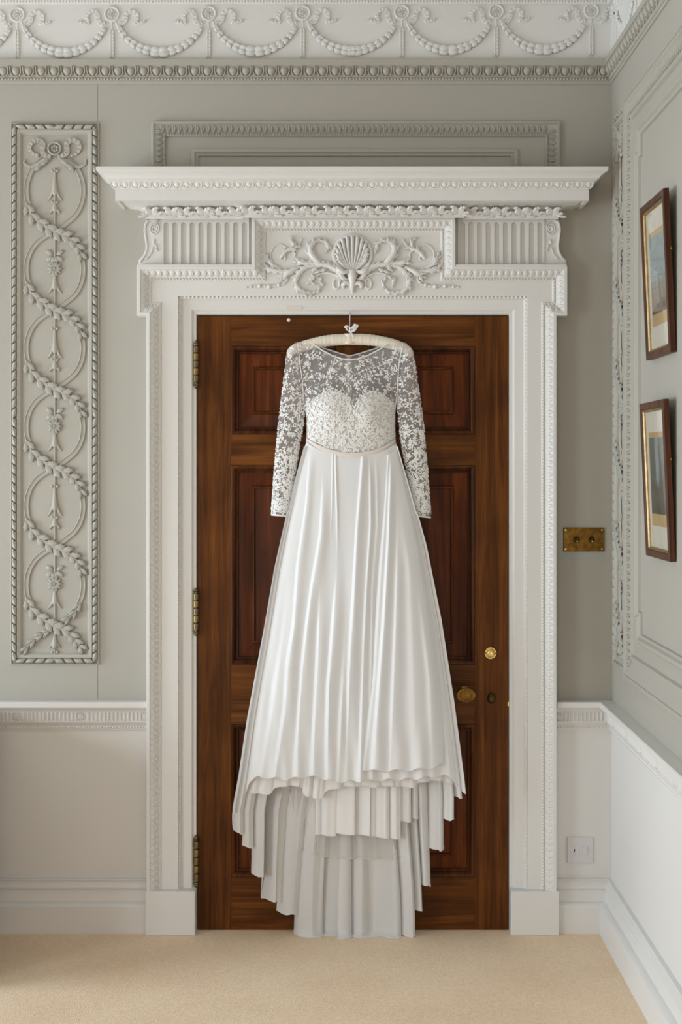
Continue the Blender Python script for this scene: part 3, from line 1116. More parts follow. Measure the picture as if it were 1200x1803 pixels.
# fluted frieze blocks
def flute_mesh(w, hgt, gw, dep):
    """a cell with a round-headed flute cut through it, local pixels, origin at the cell's foot centre"""
    mb = MB()
    r = gw / 2
    inner = [(-r, 2.0)] + [(-r * math.cos(math.pi * k / 8), hgt - 8 - r + r * math.sin(math.pi * k / 8)) for k in range(9)] + [(r, 2.0)]
    outer_ = [(-w / 2, 0)] + [(-w / 2 + w * k / 8, hgt) for k in range(9)] + [(w / 2, 0)]
    n = len(inner)
    f = lambda p, z: (p[0] * S, p[1] * S, z * S)
    V = [f(p, dep) for p in outer_] + [f(p, dep) for p in inner] + [f((p[0] * 0.86, p[1] - 0.6 if p[1] > 5 else p[1] + 0.6), 0.3) for p in inner]
    Fc = []
    for i in range(n - 1):
        Fc.append((i, i + 1, n + i + 1, n + i))
        Fc.append((n + i, n + i + 1, 2 * n + i + 1, 2 * n + i))
    Fc += [(n - 1, 0, n, 2 * n - 1), (2 * n - 1, n, 2 * n, 3 * n - 1)]
    mb.add(V, Fc)
    return mb


pmesh('flute', flute_mesh(15.2, 83, 9.4, 6.0), M['trim'], 40)
for x0, x1 in ((285, 438), (806, 958)):
    (a, b), (c, d) = A(x0, 383, 20), A(x1, 468, 20)
    mb = MB()
    box(mb, BK, a - 8, b - 4, c + 8, d + 4, 0, 15)
    blk = mb.build('fluted_block', M['trim'], case, 0)
    n = 10
    for k in range(n):
        piece('flute', PC['flute'], blk, BK, a + (c - a) * (k + 0.5) / n, d, 15, 0, (c - a) / n / 15.2, (d - b) / 83, 1)
# ledges over the ears
for x0, x1 in ((242, 443), (801, 997)):
    (a, b), (c, d) = A(x0, 465.5, 30), A(x1, 470.5, 30)
    mb = MB()
    box(mb, BK, a, b, c, d, 0, 33, 1)
    mb.build('ledge', M['trim'], case, 0)


# end consoles
def console(sg):
    fx = lambda x: 620.0 + (x - 620.0) * sg
    pts = [A(fx(x), y, 22) for x, y in ((262, 384), (256, 388), (253, 396), (252, 406), (254, 418), (256, 430), (255, 440), (251, 449), (245, 456), (243, 458), (243, 467), (285, 467), (285, 384))]
    mb = MB()
    n = len(pts)
    mb.add([BK.pt(x, y, 0) for x, y in pts] + [BK.pt(x, y, 19) for x, y in pts], [tuple(range(n, 2 * n))] + [(i, (i + 1) % n, n + (i + 1) % n, n + i) for i in range(n)])
    c = mb.build('console', M['trim'], case, 0)
    ed = [A(fx(x), y, 22) for x, y in ((278, 388), (266, 387), (258, 391), (255, 400), (255, 410), (257, 424), (258, 436), (255, 447), (249, 456), (246, 461))]
    m = MB()
    tube(m, BK, [(x, y, 19, 2.3) for x, y in ed], 6, 1.2, 3)
    m.build('scroll_edge', M['trim'], c, 60)
    sp = []
    cx, cy = A(fx(270.5), 402, 22)
    for k in range(30):
        a = k / 29 * 4.4 * math.pi
        r = 9.0 * (1 - 0.78 * k / 29)
        sp.append((cx + sg * r * math.cos(a - 1.6), cy + r * 1.4 * math.sin(a - 1.6), 19, 1.7))
    m = MB()
    tube(m, BK, sp, 6, 1.2, 1)
    m.build('volute', M['trim'], c, 60)
    for k, (x, y, an, q) in enumerate(((272, 420, 255, 0.9), (273, 428, 290, 0.8), (270, 434, 245, 0.8), (268, 442, 235, 0.8), (274, 436, 300, 0.6), (263, 450, 225, 0.8))):
        px, py = A(fx(x), y, 22)
        piece('leaf', PC['architrave_leaf'], c, BK, px, py, 19, an if sg > 0 else 180 - an, q, q * 0.6, 1.0)
    return c


console(1)
console(-1)

# entablature: bed mould breaking forward over the tablet, corona and crown
PL = [(262, 0), (262, 30), (430, 30), (430, 41), (812, 41), (812, 30), (976, 30), (976, 0)]
mb = MB()
plan_sweep(mb, BK, PL, [(0, 391), (1.5, 391), (1.5, 386), (3.5, 386), (4, 382), (4.5, 378), (7.5, 374.5), (14, 371.5), (24, 369), (33, 368), (33, 365), (0, 365)])
bed = mb.build('bed_moulding', M['trim'], case, 30)
mb = MB()
# curling acanthus half: three stacked lobes bending outward
leaf(mb, 20, 9, 3.6, 2, 7, 0, 0, 0, 0.6, 0.5, 0.4)
leaf(mb, 13, 6, 3.0, 1, 5, 2, -2, -26, 0.6, 0.4, 0.5)
leaf(mb, 11, 5, 2.6, 1, 5, 1, -4, -52, 0.6, 0.4, 0.5)
dome(mb, 20, -1.5, 2.6, 2.6, 3.2, 0.6, 7, 2)
pmesh('acanthus_a', mb, M['trim'], 180)
mb = MB()
leaf(mb, 20, 9, 3.6, 2, 7, 0, 0, 0, 0.6, 0.5, 0.4)
leaf(mb, 13, 6, 3.0, 1, 5, 2, 2, 26, 0.6, 0.4, 0.5)
leaf(mb, 11, 5, 2.6, 1, 5, 1, 4, 52, 0.6, 0.4, 0.5)
dome(mb, 20, 1.5, 2.6, 2.6, 3.2, 0.6, 7, 2)
pmesh('acanthus_b', mb, M['trim'], 180)
for x0, x1, h, n in ((262, 428, 30, 3), (430, 812, 41, 7), (814, 976, 30, 3)):
    st = (x1 - x0) / n
    for k in range(n):
        cx = x0 + st * (k + 0.5)
        for sx, an, nm in ((-1, 90 - 16, 'acanthus_a'), (1, 90 + 16, 'acanthus_b'), (-1, 90 + 22, 'acanthus_b'), (1, 90 - 22, 'acanthus_a')):
            off = 15 if nm == ('acanthus_a' if sx < 0 else 'acanthus_b') else 19
            o = piece('acanthus_leaf', PC[nm], bed, BK, cx + sx * off, 384.5, h + 3.0, an, 1.15, 1.75, 0.75)
            o.matrix_basis = o.matrix_basis @ Matrix.Rotation(R(-50), 4, 'Y')
mb = MB()
PL2 = [(262, 0), (262, 30), (976, 30), (976, 0)]
plan_sweep(mb, BK, PL2, [(0, 366), (41, 366), (41, 368), (47, 368), (47, 348), (49, 346.5), (50.5, 345), (55, 337), (57, 336), (59, 335.5), (59, 333.5), (61, 333), (63, 330), (66, 326.5), (70.5, 324), (74, 322.5), (75, 321), (75, 315.5), (74.5, 315), (0, 315)])
cor = mb.build('cornice', M['trim'], case, 25)
egg_mesh(17.2, 11.5, 2.6, M['trim'], 'door_egg')
n = 47
for k in range(n):
    x = 216 + (1022 - 216) * k / (n - 1)
    o = piece('egg', PC['door_egg'], cor, BK, x, 341, 30 + 51.5)
    o.matrix_basis = o.matrix_basis @ Matrix.Rotation(R(25), 4, 'X')
dart_course(BK, [216 + (1022 - 216) * (k + 0.5) / (n - 1) for k in range(n - 1)], 341, 16, 10, 3.5, 81, M['trim'], cor)

# ------------------------------------------------------------------ shell crest and scrolls on the tablet
HB = 20.0
LEAFY = ('scroll', 'curl', 'spiral', 'flower')


def strand_part(name, pts, flat=0.9, sub=5, sides=8, parent=None):
    m = MB()
    kk = 0.8 if name in LEAFY else 1.0
    tube(m, BK, [(*A(x, y, HB), HB - 0.5 + dz, r * kk) for x, y, dz, r in pts], sides, flat, sub)
    o = m.build(name, M['trim'], parent or case, 60)
    if name in LEAFY and max(p[3] for p in pts) > 3:
        pp = smooth_path(pts, 6)
        run_ = 0.0
        sd = 1
        for i in range(1, len(pp) - 2):
            run_ += math.hypot(pp[i][0] - pp[i - 1][0], pp[i][1] - pp[i - 1][1])
            if run_ < 4.6 or pp[i][3] < 2.6:
                continue
            run_ = 0.0
            sd = -sd
            d_ = pp[i + 1] - pp[i - 1]
            an = math.degrees(math.atan2(-d_[1], d_[0]))
            r = pp[i][3]
            px, py = A(pp[i][0], pp[i][1], HB)
            piece('leaflet', PC['architrave_leaf'], o, BK, px, py, HB + pp[i][2] * 0.6 + r * 0.35, an + sd * 24, 0.32 + r * 0.13, 0.25 + r * 0.085, 1.15)
    return o


cxs = 620.0
# oval ring behind the shell
strand_part('shell_ring', [(cxs + 33 * math.sin(a), 448 - 33 * math.cos(a), 0, 4.2) for a in [R(-150 + 300 * k / 30) for k in range(31)]], 1.3, 1)
m = MB()
cx, cy = A(cxs, 448, HB)
k = len(m.v)
m.add([BK.pt(cx, cy + 8, HB + 3)] + [BK.pt(cx + 30 * math.sin(t), cy - 30 * math.cos(t), HB + 1) for t in [2 * math.pi * q / 24 for q in range(24)]], [(0, 1 + q, 1 + (q + 1) % 24) for q in range(24)])
sh = m.build('shell', M['trim'], case, 60)
NR = 13
for k in range(NR):
    a = -118 + 236 * k / (NR - 1)
    ex, ey = cxs + 27 * math.sin(R(a)), 446 - 27 * math.cos(R(a))
    bx, by = cxs + 2.5 * math.sin(R(a)), 480
    mx, my = (ex + bx) / 2 + 3.5 * math.sin(R(a)), (ey + by) / 2 - 2
    strand_part('shell_rib', [(bx, by, 3.5, 1.2), (mx, my, 4.5, 2.1), (ex, ey, 5, 3.6), (ex + 1.6 * math.sin(R(a)), ey - 1.6 * math.cos(R(a)), 4, 3.3)], 1.3, 4, 7, sh)
strand_part('shell_stem', [(cxs, 476, 3, 6), (cxs, 486, 5, 8), (cxs, 497, 5, 6), (cxs, 508, 4, 4.2), (cxs, 517, 3, 1.5)], 1.0, 4)
for sg in (-1, 1):
    f = lambda x: cxs + sg * (cxs - x) * -1 if sg < 0 else cxs + (cxs - x)
    g = (lambda x: x) if sg < 0 else (lambda x: 2 * cxs - x)
    q = lambda pts: [(g(x), y, dz, r) for x, y, dz, r in pts]
    strand_part('shell_lip', q([(614, 478, 5, 2), (604, 480, 6, 5), (596, 476, 5, 5.5), (590, 468, 3, 2.5)]), 1.2)
    strand_part('shell_foot', q([(618, 503, 4, 3), (610, 499, 5, 4), (604, 503, 4, 4.5), (606, 508, 3, 2)]), 1.1)
    # grey-backed opening beside the stem
    mo = MB()
    px, py = A(g(607.5), 489, HB)
    mo.add([BK.pt(px + 3.8 * math.cos(t), py + 6.2 * math.sin(t), HB + 0.8) for t in [2 * math.pi * k / 14 for k in range(14)]] + [BK.pt(px + 3.8 * math.cos(t), py + 6.2 * math.sin(t), HB - 1) for t in [2 * math.pi * k / 14 for k in range(14)]],
           [tuple(range(14))] + [(k, (k + 1) % 14, 14 + (k + 1) % 14, 14 + k) for k in range(14)])
    mo.build('opening', M['hole'], case, 0)
    # small volute ring
    strand_part('volute', q([(592 + 5.5 * math.cos(a), 500 + 9 * math.sin(a), 1, 2.2) for a in [2 * math.pi * k / 16 for k in range(17)]]), 1.2, 1)
    strand_part('scroll', q([(612, 493, 2, 2), (604, 490, 3, 5.5), (597, 481, 4, 6), (586, 472, 4, 5.5), (573, 467, 4, 5), (560, 466, 4, 5), (550, 464, 3, 4.2), (538, 464, 3, 5), (528, 462, 3, 5.5), (523, 460, 2, 2.5)]), 1.0)
    strand_part('scroll', q([(600, 496, 1.5, 2.2), (592, 486, 2, 2.6), (578, 481, 2, 2.6), (566, 482, 2, 2), (556, 486, 2, 2.4)]), 1.0)
    strand_part('curl', q([(566, 466, 4, 3), (556, 458, 5, 6.5), (548, 448, 5, 7), (546, 437, 5, 6), (551, 428, 4, 4), (560, 424, 3, 3), (569, 425, 3, 3.4), (576, 430, 3, 4), (577, 438, 3, 4.2), (574, 440, 2, 2)]), 1.0)
    strand_part('spiral', q([(556, 468, 3, 3), (541, 470, 3, 4.5), (529, 478, 3, 5.5), (521, 490, 3, 5), (521, 502, 3, 5.5), (529, 512, 3, 5), (543, 517, 2, 3.2), (556, 514, 2, 2.8), (565, 505, 2, 2.8), (565, 495, 2, 2.8), (559, 488, 2, 2.5), (551, 488, 2, 3), (547, 494, 3, 4.5), (549, 499, 2, 3)]), 0.95)
    strand_part('scroll', q([(528, 470, 3, 2.5), (518, 475, 4, 5), (507, 481, 4, 6.5), (499, 487, 3, 4.5), (496, 489, 2, 2)]), 1.0)
    strand_part('scroll', q([(516, 476, 2, 2.5), (500, 478, 3, 4), (484, 477, 3, 5.2), (472, 474, 3, 5), (466, 471, 2, 3)]), 1.0)
    strand_part('spiral', q([(500, 474, 1.5, 1.6), (485, 470, 2, 3.6), (475, 462, 3, 4.6), (469, 452, 2, 3.5), (467, 448, 2, 2)]), 0.9)
    strand_part('spiral', q([(488, 471, 1.2, 1.8), (479, 461, 1.5, 2), (476, 448, 1.5, 2), (481, 436, 1.5, 2), (491, 430.5, 1.5, 2), (501, 434, 1.5, 2), (506, 441, 1.5, 1.8)]), 0.9)
    strand_part('flower', q([(493, 456, 3, 3.4), (498, 449, 4, 4), (506, 441, 4, 4), (515, 439, 4, 3.6), (524, 434, 3, 2.6), (529, 426, 2, 2.4), (531, 420, 2, 1.6)]), 1.0)
    strand_part('flower', q([(513, 438, 3, 3), (516, 431, 4, 3.6), (514, 424, 3, 3.2), (510, 420, 3, 2.6)]), 1.0)
    strand_part('flower', q([(513, 440, 2, 2.2), (519, 447, 2, 2.2), (518, 453, 2, 1.4)]), 1.0)
    strand_part('flower', q([(500, 450, 2, 2.2), (502, 456, 2, 2), (498, 459, 2, 1.2)]), 1.0)
    # leaflets on the scrolls
    for x, y, an, L, w in ((560, 462, 148, 1.5, 0.9), (552, 452, 110, 1.4, 0.8), (549, 440, 85, 1.3, 0.8), (549, 430, 70, 1.1, 0.7), (560, 470, 215, 1.3, 1.0), (575, 474, 200, 1.2, 0.9), (566, 476, 205, 1.2, 0.8), (540, 462, 165, 1.2, 0.8),
                         (525, 484, 255, 1.3, 0.8), (521, 497, 275, 1.3, 0.8), (525, 508, 310, 1.2, 0.7), (510, 481, 215, 1.3, 0.9), (503, 478, 180, 1.4, 0.7), (482, 478, 175, 1.2, 0.7), (473, 461, 110, 1.1, 0.6), (555, 486, 235, 0.9, 0.7)):
        px, py = A(g(x), y, HB)
        piece('leaf', PC['architrave_leaf'], case, BK, px, py, HB + 3.2, an if sg < 0 else 180 - an, L * 0.85, w * 0.85, 1.4)
    # tail of berries
    strand_part('stem', q([(506, 489, 2, 2), (501, 499, 2, 1.8), (488, 503, 2, 1.6), (470, 504, 1.5, 1.4), (450, 504, 1.2, 1.2), (430, 506, 1, 0.8)]), 0.9)
    for x, y, r in ((505, 492, 3.6), (501, 498, 3.4), (491, 502, 4.2), (484, 504, 2.6), (474, 505, 5.0), (466, 504, 2.6), (457, 504, 4.4), (449, 504, 2.4), (442, 505, 3.2), (434, 506, 2.0)):
        mo = MB()
        dome(mo, 0, 0, r, r * 0.85, r * 1.1, 0, 8, 3)
        me = mo.mesh('berry', M['trim'], 180)
        px, py = A(g(x), y, HB)
        piece('berry', me, case, BK, px, py, HB + 0.5)

# added unseen dark sheet, stops light leaking round the closed door
mb = MB()
box(mb, BK, 330, 540, 912, FL, -74, -71)
mb.build('light_block', M['black'], wall_back, 0)

# ================================================================== DOOR
door = empty('door_1', BK.pt(621, FL, 0), 'six-panel dark walnut door behind the hanging dress', 'door', kind='structure')
DH = 4.0
DB = 1636.5


def plank(name, x0, y0, x1, y1, mat):
    m = MB()
    box(m, BK, x0, y0, x1, y1, -18, DH, 0.35)
    return m.build(name, M[mat], door, 0)


plank('stile', 348.5, 557, 407, DB, 'woodv')
plank('stile', 835, 557, 893.5, DB, 'woodv')
for y0, y1 in ((557, 610), (765, 819.5), (1169, 1274.5), (1543, DB)):
    plank('rail', 407, y0, 835, y1, 'woodh')
rowsP = ((610, 765), (819.5, 1169), (1274.5, 1543))
for y0, y1 in rowsP:
    plank('muntin', 590, y0, 650, y1, 'woodv')
    for x0, x1 in ((407, 590), (650, 835)):
        m = MB()
        frame_sweep(m, BK, rect(x0 + 10, y0 + 8, x1 - 10, y1 - 8), True, [(0, -8), (0, -5.5), (3, -5.5), (27, -2.2), (27.5, -1.0), (29, 0.6), (31, 0.6), (32.5, -0.6), (32.6, -2.0)])
        a, b, c, d = x0 + 42.4, y0 + 40.4, x1 - 42.4, y1 - 40.4
        m.add([BK.pt(a, d, -2.0), BK.pt(c, d, -2.0), BK.pt(c, b, -2.0), BK.pt(a, b, -2.0)], [(0, 1, 2, 3)])
        pn = m.build('panel', M['woodp'], door, 20)
        m = MB()
        frame_sweep(m, BK, rect(x0, y0, x1, y1), True, [(0, -8), (0, DH), (0.3, 5.2), (1.5, 6.2), (3, 6.0), (5.5, 4.5), (7.5, 1.5), (8.5, -1.8), (9.3, -1.8), (10, -0.2), (11.4, 0.2), (12.6, -1.0), (13, -6)])
        m.build('panel_moulding', M['woodm'], pn, 30)
        m = MB()
        frame_sweep(m, BK, rect(x0 + 37.5, y0 + 37, x1 - 37.5, y1 - 37), True, [(0, -2.4), (0.2, 0.2), (1.2, 1.4), (2.6, 1.4), (3.6, 0.2), (3.8, -2.4)])
        m.build('bead', M['woodm'], pn, 40)

# hinges
for y0, y1 in ((600, 685), (1034, 1119), (1468, 1560)):
    m = MB()
    tube3(m, [BK.pt(346, y1 - 6, 9), BK.pt(346, y0 + 6, 9)], 2.6 * S, 8)
    hg = m.build('hinge', M['hinge'], door, 60)
    L = (y1 - y0 - 20) / 5
    for k in range(5):
        a, b = y0 + 10 + L * k, y0 + 10 + L * (k + 1) - 1.2
        m = MB()
        pr = [(a, 4.2), (a + 0.8, 5.2), (b - 0.8, 5.2), (b, 4.2)]
        tube3(m, [BK.pt(346, y, 9) for y, r in pr], [r * S for y, r in pr], 10)
        m.build('knuckle', M['hinge2'] if k % 2 else M['hinge'], hg, 40)
    for s_, ye in ((-1, y0 + 9), (1, y1 - 9)):
        m = MB()
        pr = [(0, 5), (2, 5.6), (3.5, 3.6), (5, 4.2), (7.5, 2.6), (9, 0.6)]
        tube3(m, [BK.pt(346, ye + s_ * q, 9) for q, r in pr], [r * S for q, r in pr], 10)
        m.build('finial', M['hinge'], hg, 60)


def lathe_h(mb, x, y, prof, rx=1.0, ry=1.0, sides=24):
    """turned about the wall normal: prof (r, h)"""
    rows = [[BK.pt(x + r * rx * math.cos(t), y + r * ry * math.sin(t), h) for t in [2 * math.pi * k / sides for k in range(sides)]] for r, h in prof]
    k = len(mb.v)
    mb.grid(rows, True)
    mb.f.append(tuple(range(k + (len(rows) - 1) * sides, k + len(rows) * sides)))
    return mb


# oval door knob
kx, ky = ap(817, 1219, 6)
m = MB()
lathe_h(m, kx, ky, [(11, DH), (11, DH + 1.5), (9, DH + 3), (6, DH + 4), (5, DH + 8), (5, DH + 20), (6.5, DH + 24), (9, DH + 27)])
kn = m.build('knob', M['brassold'], door, 40, label='oval brass knob with a petalled face')
hx, hy = ap(817, 1227, 40)
m = MB()
lathe_h(m, kx, ky, [(6, DH + 24), (13, DH + 28), (16.2, DH + 31), (16.8, DH + 33.5), (16.0, DH + 35), (14.6, DH + 35), (13.8, DH + 33.2), (5.5, DH + 34), (5.2, DH + 35.5), (3.5, DH + 36), (3.3, DH + 34.6), (1.6, DH + 34.6), (1.2, DH + 36.5), (0.2, DH + 37)], 1.0, 0.74, 28)
m.build('knob_head', M['brassold'], kn, 50)
for k in range(18):
    t = 2 * math.pi * k / 18
    mo = MB()
    dome(mo, 0, 0, 3.4, 1.0, 1.1, 0, 6, 2)
    me = PC.get('knob_petal') or pmesh('knob_petal', mo, M['brassold'], 180)
    px, py = kx + 9.6 * math.cos(t), ky + 9.6 * 0.74 * math.sin(t)
    piece('petal', me, kn, BK, px, py, DH + 33.4, -math.degrees(t), 1, 1, 1)
# keyhole cover
m = MB()
lathe_h(m, *ap(865, 1229.5, 5), [(9.8, DH), (9.8, DH + 1.5), (8.6, DH + 2.6), (7.6, DH + 2.0), (6.2, DH + 3.2), (2, DH + 4.4), (0.2, DH + 4.5)], 0.76, 1.0)
m.build('keyhole_cover', M['bronze'], door, 50)
# round cylinder lock
lx, ly = ap(863, 1150, 6)
m = MB()
lathe_h(m, lx, ly, [(11, DH), (11, DH + 2.2), (10.2, DH + 3.2), (8.6, DH + 3.2), (8.2, DH + 2.6), (6.6, DH + 3.4), (6.2, DH + 2.8), (4.6, DH + 3.6), (2.0, DH + 3.2), (0.2, DH + 3.0)])
lk = m.build('cylinder_lock', M['brass'], door, 50, label='round polished brass cylinder lock')
for sg in (-1, 1):
    m = MB()
    lathe_h(m, lx + sg * 8.2, ly + sg * 0.6, [(1.3, DH + 3), (1.3, DH + 3.7), (0.2, DH + 3.8)], sides=8)
    m.build('screw', M['bronze'], lk, 0)
m = MB()
box(m, BK, 892.2, 1235, 895.4, 1243, -4, 4.6, 0.4)
m.build('latch', M['brass'], door, 0)
m = MB()
lathe_h(m, *ap(508, 563.5, 4), [(3.2, DH), (3.2, DH + 0.8), (2.4, DH + 1.4), (0.3, DH + 1.5)], sides=12)
m.build('pin', M['plastic'], door, 50)

# ================================================================== SWITCH PLATES
sw = empty('light_switch', BK.pt(1027, 971, 0), 'aged brass double toggle switch plate on the grey wall', 'light switch')
m = MB()
box(m, BK, 991, 929, 1063, 970.5, 0.2, 3.2, 0.8)
m.build('plate', M['brassold'], sw, 0)
for x in (1014, 1040.5):
    m = MB()
    lathe_h(m, x, 950, [(6, 3), (6, 4.2), (5, 5), (4, 4.6), (3.6, 5.6), (2.6, 5.8), (0.3, 5.2)], sides=16)
    rg = m.build('toggle_ring', M['bronze'], sw, 50)
    m = MB()
    tube3(m, [BK.pt(x, 950, 4.5), BK.pt(x, 951.5, 8), BK.pt(x, 953, 11), BK.pt(x, 953.4, 12)], [1.2 * S, 1.5 * S, 2.2 * S, 1.2 * S], 8)
    m.build('toggle', M['brass'], rg, 60)
for x, y in ((995, 933), (1059, 933), (995, 966.5), (1059, 966.5)):
    m = MB()
    lathe_h(m, x, y, [(1.9, 3.0), (1.9, 3.7), (0.3, 3.9)], sides=10)
    m.build('screw', M['brass'], sw, 0)

fs = empty('fused_switch', BK.pt(1020, 1519, 0), 'white square fused switch plate low beside the doorcase', 'switch')
m = MB()
box(m, BK, 997.5, 1473, 1043, 1518.5, 1.2, 5.4, 1.2)
m.build('plate', M['plastic'], fs, 0)
m = MB()
box(m, BK, 1023.5, 1488, 1032.5, 1504.5, 5.2, 7.2, 0.8)
m.build('rocker', M['plastic'], fs, 0)
m = MB()
box(m, BK, 1010, 1487.5, 1018.5, 1504.5, 5.2, 6.2, 0.5)
m.build('fuse_carrier', M['plastic'], fs, 0)
m = MB()
box(m, BK, 1009.2, 1493.5, 1010.6, 1498, 5.3, 6.6)
m.build('indicator', M['black'], fs, 0)
for x in (1004.5, 1036.5):
    m = MB()
    lathe_h(m, x, 1496, [(2.1, 5.3), (2.1, 6.0), (0.3, 6.2)], sides=10)
    m.build('screw', M['chrome'], fs, 0)


# ================================================================== PICTURES ON THE SIDE WALL
def print_mat(name, sky, land, fig, bord):
    """flat printed sheet: pale border, sky above, land below, a pale central shape"""
    t = NT(name)
    tc = t.n('ShaderNodeTexCoord')
    sx = t.n('ShaderNodeSeparateXYZ')
    t.l(tc.outputs['Generated'], sx.inputs[0])
    nz = t.noise(tc.outputs['Object'], 28, 4, 0.6, 0.6)
    ad = t.n('ShaderNodeMath', operation='MULTIPLY_ADD')
    t.l(nz, ad.inputs[0])
    ad.inputs[1].default_value = 0.28
    t.l(sx.outputs['Z'], ad.inputs[2])
    c = t.ramp(ad.outputs[0], land + sky)
    if fig:
        d = t.n('ShaderNodeMath', operation='SUBTRACT')
        t.l(sx.outputs['Y'], d.inputs[0])
        d.inputs[1].default_value = 0.5
        ab = t.n('ShaderNodeMath', operation='ABSOLUTE')
        t.l(d.outputs[0], ab.inputs[0])
        a2 = t.n('ShaderNodeMath', operation='MULTIPLY_ADD')
        t.l(nz, a2.inputs[0])
        a2.inputs[1].default_value = 0.35
        t.l(ab.outputs[0], a2.inputs[2])
        lt = t.ramp(a2.outputs[0], [(0.22, (1, 1, 1)), (0.34, (0, 0, 0))])
        up = t.ramp(sx.outputs['Z'], [(0.33, (0, 0, 0)), (0.45, (1, 1, 1))])
        mm = t.mix(1.0, lt, up, 'MULTIPLY')
        c = t.mix(mm, c, fig)
    t.l(c, t.b.inputs['Base Color'])
    t.b.inputs['Roughness'].default_value = 0.6
    return t.m


def glass_mat():
    t = NT('picture_glass')
    tp = t.n('ShaderNodeBsdfTransparent')
    gl = t.n('ShaderNodeBsdfGlossy')
    gl.inputs['Roughness'].default_value = 0.03
    lw = t.n('ShaderNodeLayerWeight')
    lw.inputs['Blend'].default_value = 0.5
    pw = t.n('ShaderNodeMath', operation='POWER')
    t.l(lw.outputs['Facing'], pw.inputs[0])
    pw.inputs[1].default_value = 5.0
    fr = t.n('ShaderNodeMath', operation='MULTIPLY_ADD')
    t.l(pw.outputs[0], fr.inputs[0])
    fr.inputs[1].default_value = 0.6
    fr.inputs[2].default_value = 0.03
    mx = t.n('ShaderNodeMixShader')
    t.l(fr.outputs[0], mx.inputs[0])
    t.l(tp.outputs[0], mx.inputs[1])
    t.l(gl.outputs[0], mx.inputs[2])
    t.l(mx.outputs[0], t.out.inputs['Surface'])
    return t.m


M['glass'] = glass_mat()
M['mat'] = paint('cream_mount', (214, 208, 192), 0.8, 0.02, 0.05, 200)
M['paper'] = paint('tan_print_margin', (190, 160, 112), 0.8, 0.06, 0.05, 120)
M['back'] = plain('picture_backing', (70, 52, 38), 0.8)
PR1 = print_mat('print_one', [(0.62, lin((122, 140, 142))), (1.1, lin((142, 158, 158)))], [(0.12, lin((84, 72, 56))), (0.32, lin((120, 96, 66))), (0.5, lin((110, 108, 92)))], None, None)
PR2 = print_mat('print_two', [(0.62, lin((92, 96, 88))), (1.1, lin((104, 106, 98)))], [(0.12, lin((70, 74, 62))), (0.38, lin((96, 92, 74))), (0.5, lin((86, 84, 72)))], lin((150, 158, 158)), None)


def picture(y0, y1, d0, d1, pr, label, arch=False):
    tilt = R(2.5)
    org = RW.pt(0, y1, 1.5)
    up = RW.u * math.cos(tilt) + RW.n * math.sin(tilt)
    nn = RW.n * math.cos(tilt) - RW.u * math.sin(tilt)
    F = Fr(org - up * ((FL - y1) * S), RW.r, up, nn, 0)
    e = empty('framed_picture', RW.pt((d0 + d1) / 2, y1, 5), label, 'picture', 'framed prints on the side wall')
    w = 11
    # mitred frame bars
    P4 = [(d0, y1), (d1, y1), (d1, y0), (d0, y0)]
    cx, cy = (d0 + d1) / 2, (y0 + y1) / 2
    for i in range(4):
        a, b = P4[i], P4[(i + 1) % 4]
        ins = lambda p, q: (p[0] + (q if p[0] < cx else -q), p[1] + (q if p[1] < cy else -q))
        m = MB()
        rows = []
        for p in (a, b):
            rows.append([F.pt(*ins(p, o), h) for o, h in ((0, 0), (0, 7.6), (0.8, 8.4), (w - 2, 8.4), (w, 6.2), (w, 1.5), (w - 2, 0))])
        k = len(m.v)
        m.grid(rows)
        m.f += [tuple(range(k, k + 7)), tuple(range(k + 7, k + 14))[::-1]]
        m.build('frame_bar', M['woodf'], e, 20)
    m = MB()
    frame_sweep(m, F, rect(d0 + w, y0 + w, d1 - w, y1 - w), True, [(-0.5, 1.5), (-0.5, 6.0), (1.2, 6.4), (3.2, 4.6), (3.4, 1.5)])
    m.build('gilt_slip', M['gilt'], e, 30)
    m = MB()
    box(m, F, d0 + 3, y0 + 3, d1 - 3, y1 - 3, 0.2, 1.4)
    m.build('backing', M['back'], e, 0)
    m = MB()
    box(m, F, d0 + w - 1, y0 + w - 1, d1 - w + 1, y1 - w + 1, 1.4, 2.2)
    m.build('mount', M['mat'], e, 0)
    m = MB()
    g = 18
    box(m, F, d0 + w + g, y0 + w + 34, d1 - w - g, y1 - w - 36, 2.2, 2.5)
    m.build('print_margin', M['paper'], e, 0)
    m = MB()
    box(m, F, d0 + w + g + 3, y0 + w + 42, d1 - w - g - 3, y1 - w - 54, 2.5, 2.8)
    m.build('print', pr, e, 0)
    m = MB()
    box(m, F, d0 + w, y0 + w, d1 - w, y1 - w, 3.4, 3.9)
    m.build('glass', M['glass'], e, 0)
    # hanging ring on the near edge
    m = MB()
    yr = y0 + (y1 - y0) * 0.37
    tube3(m, [F.pt(d1 + 3.2 + 3.0 * math.cos(t), yr + 3.0 * math.sin(t), 1.5) for t in [2 * math.pi * k / 14 for k in range(15)]], 0.7 * S, 6)
    m.build('hanging_ring', M['brassold'], e, 60)
    return e


picture(428, 660, 334, 494, PR1, 'upper mahogany-framed print with pale sky on the side wall')
picture(726, 957, 332, 492, PR2, 'lower mahogany-framed print with a pale figure on the side wall')

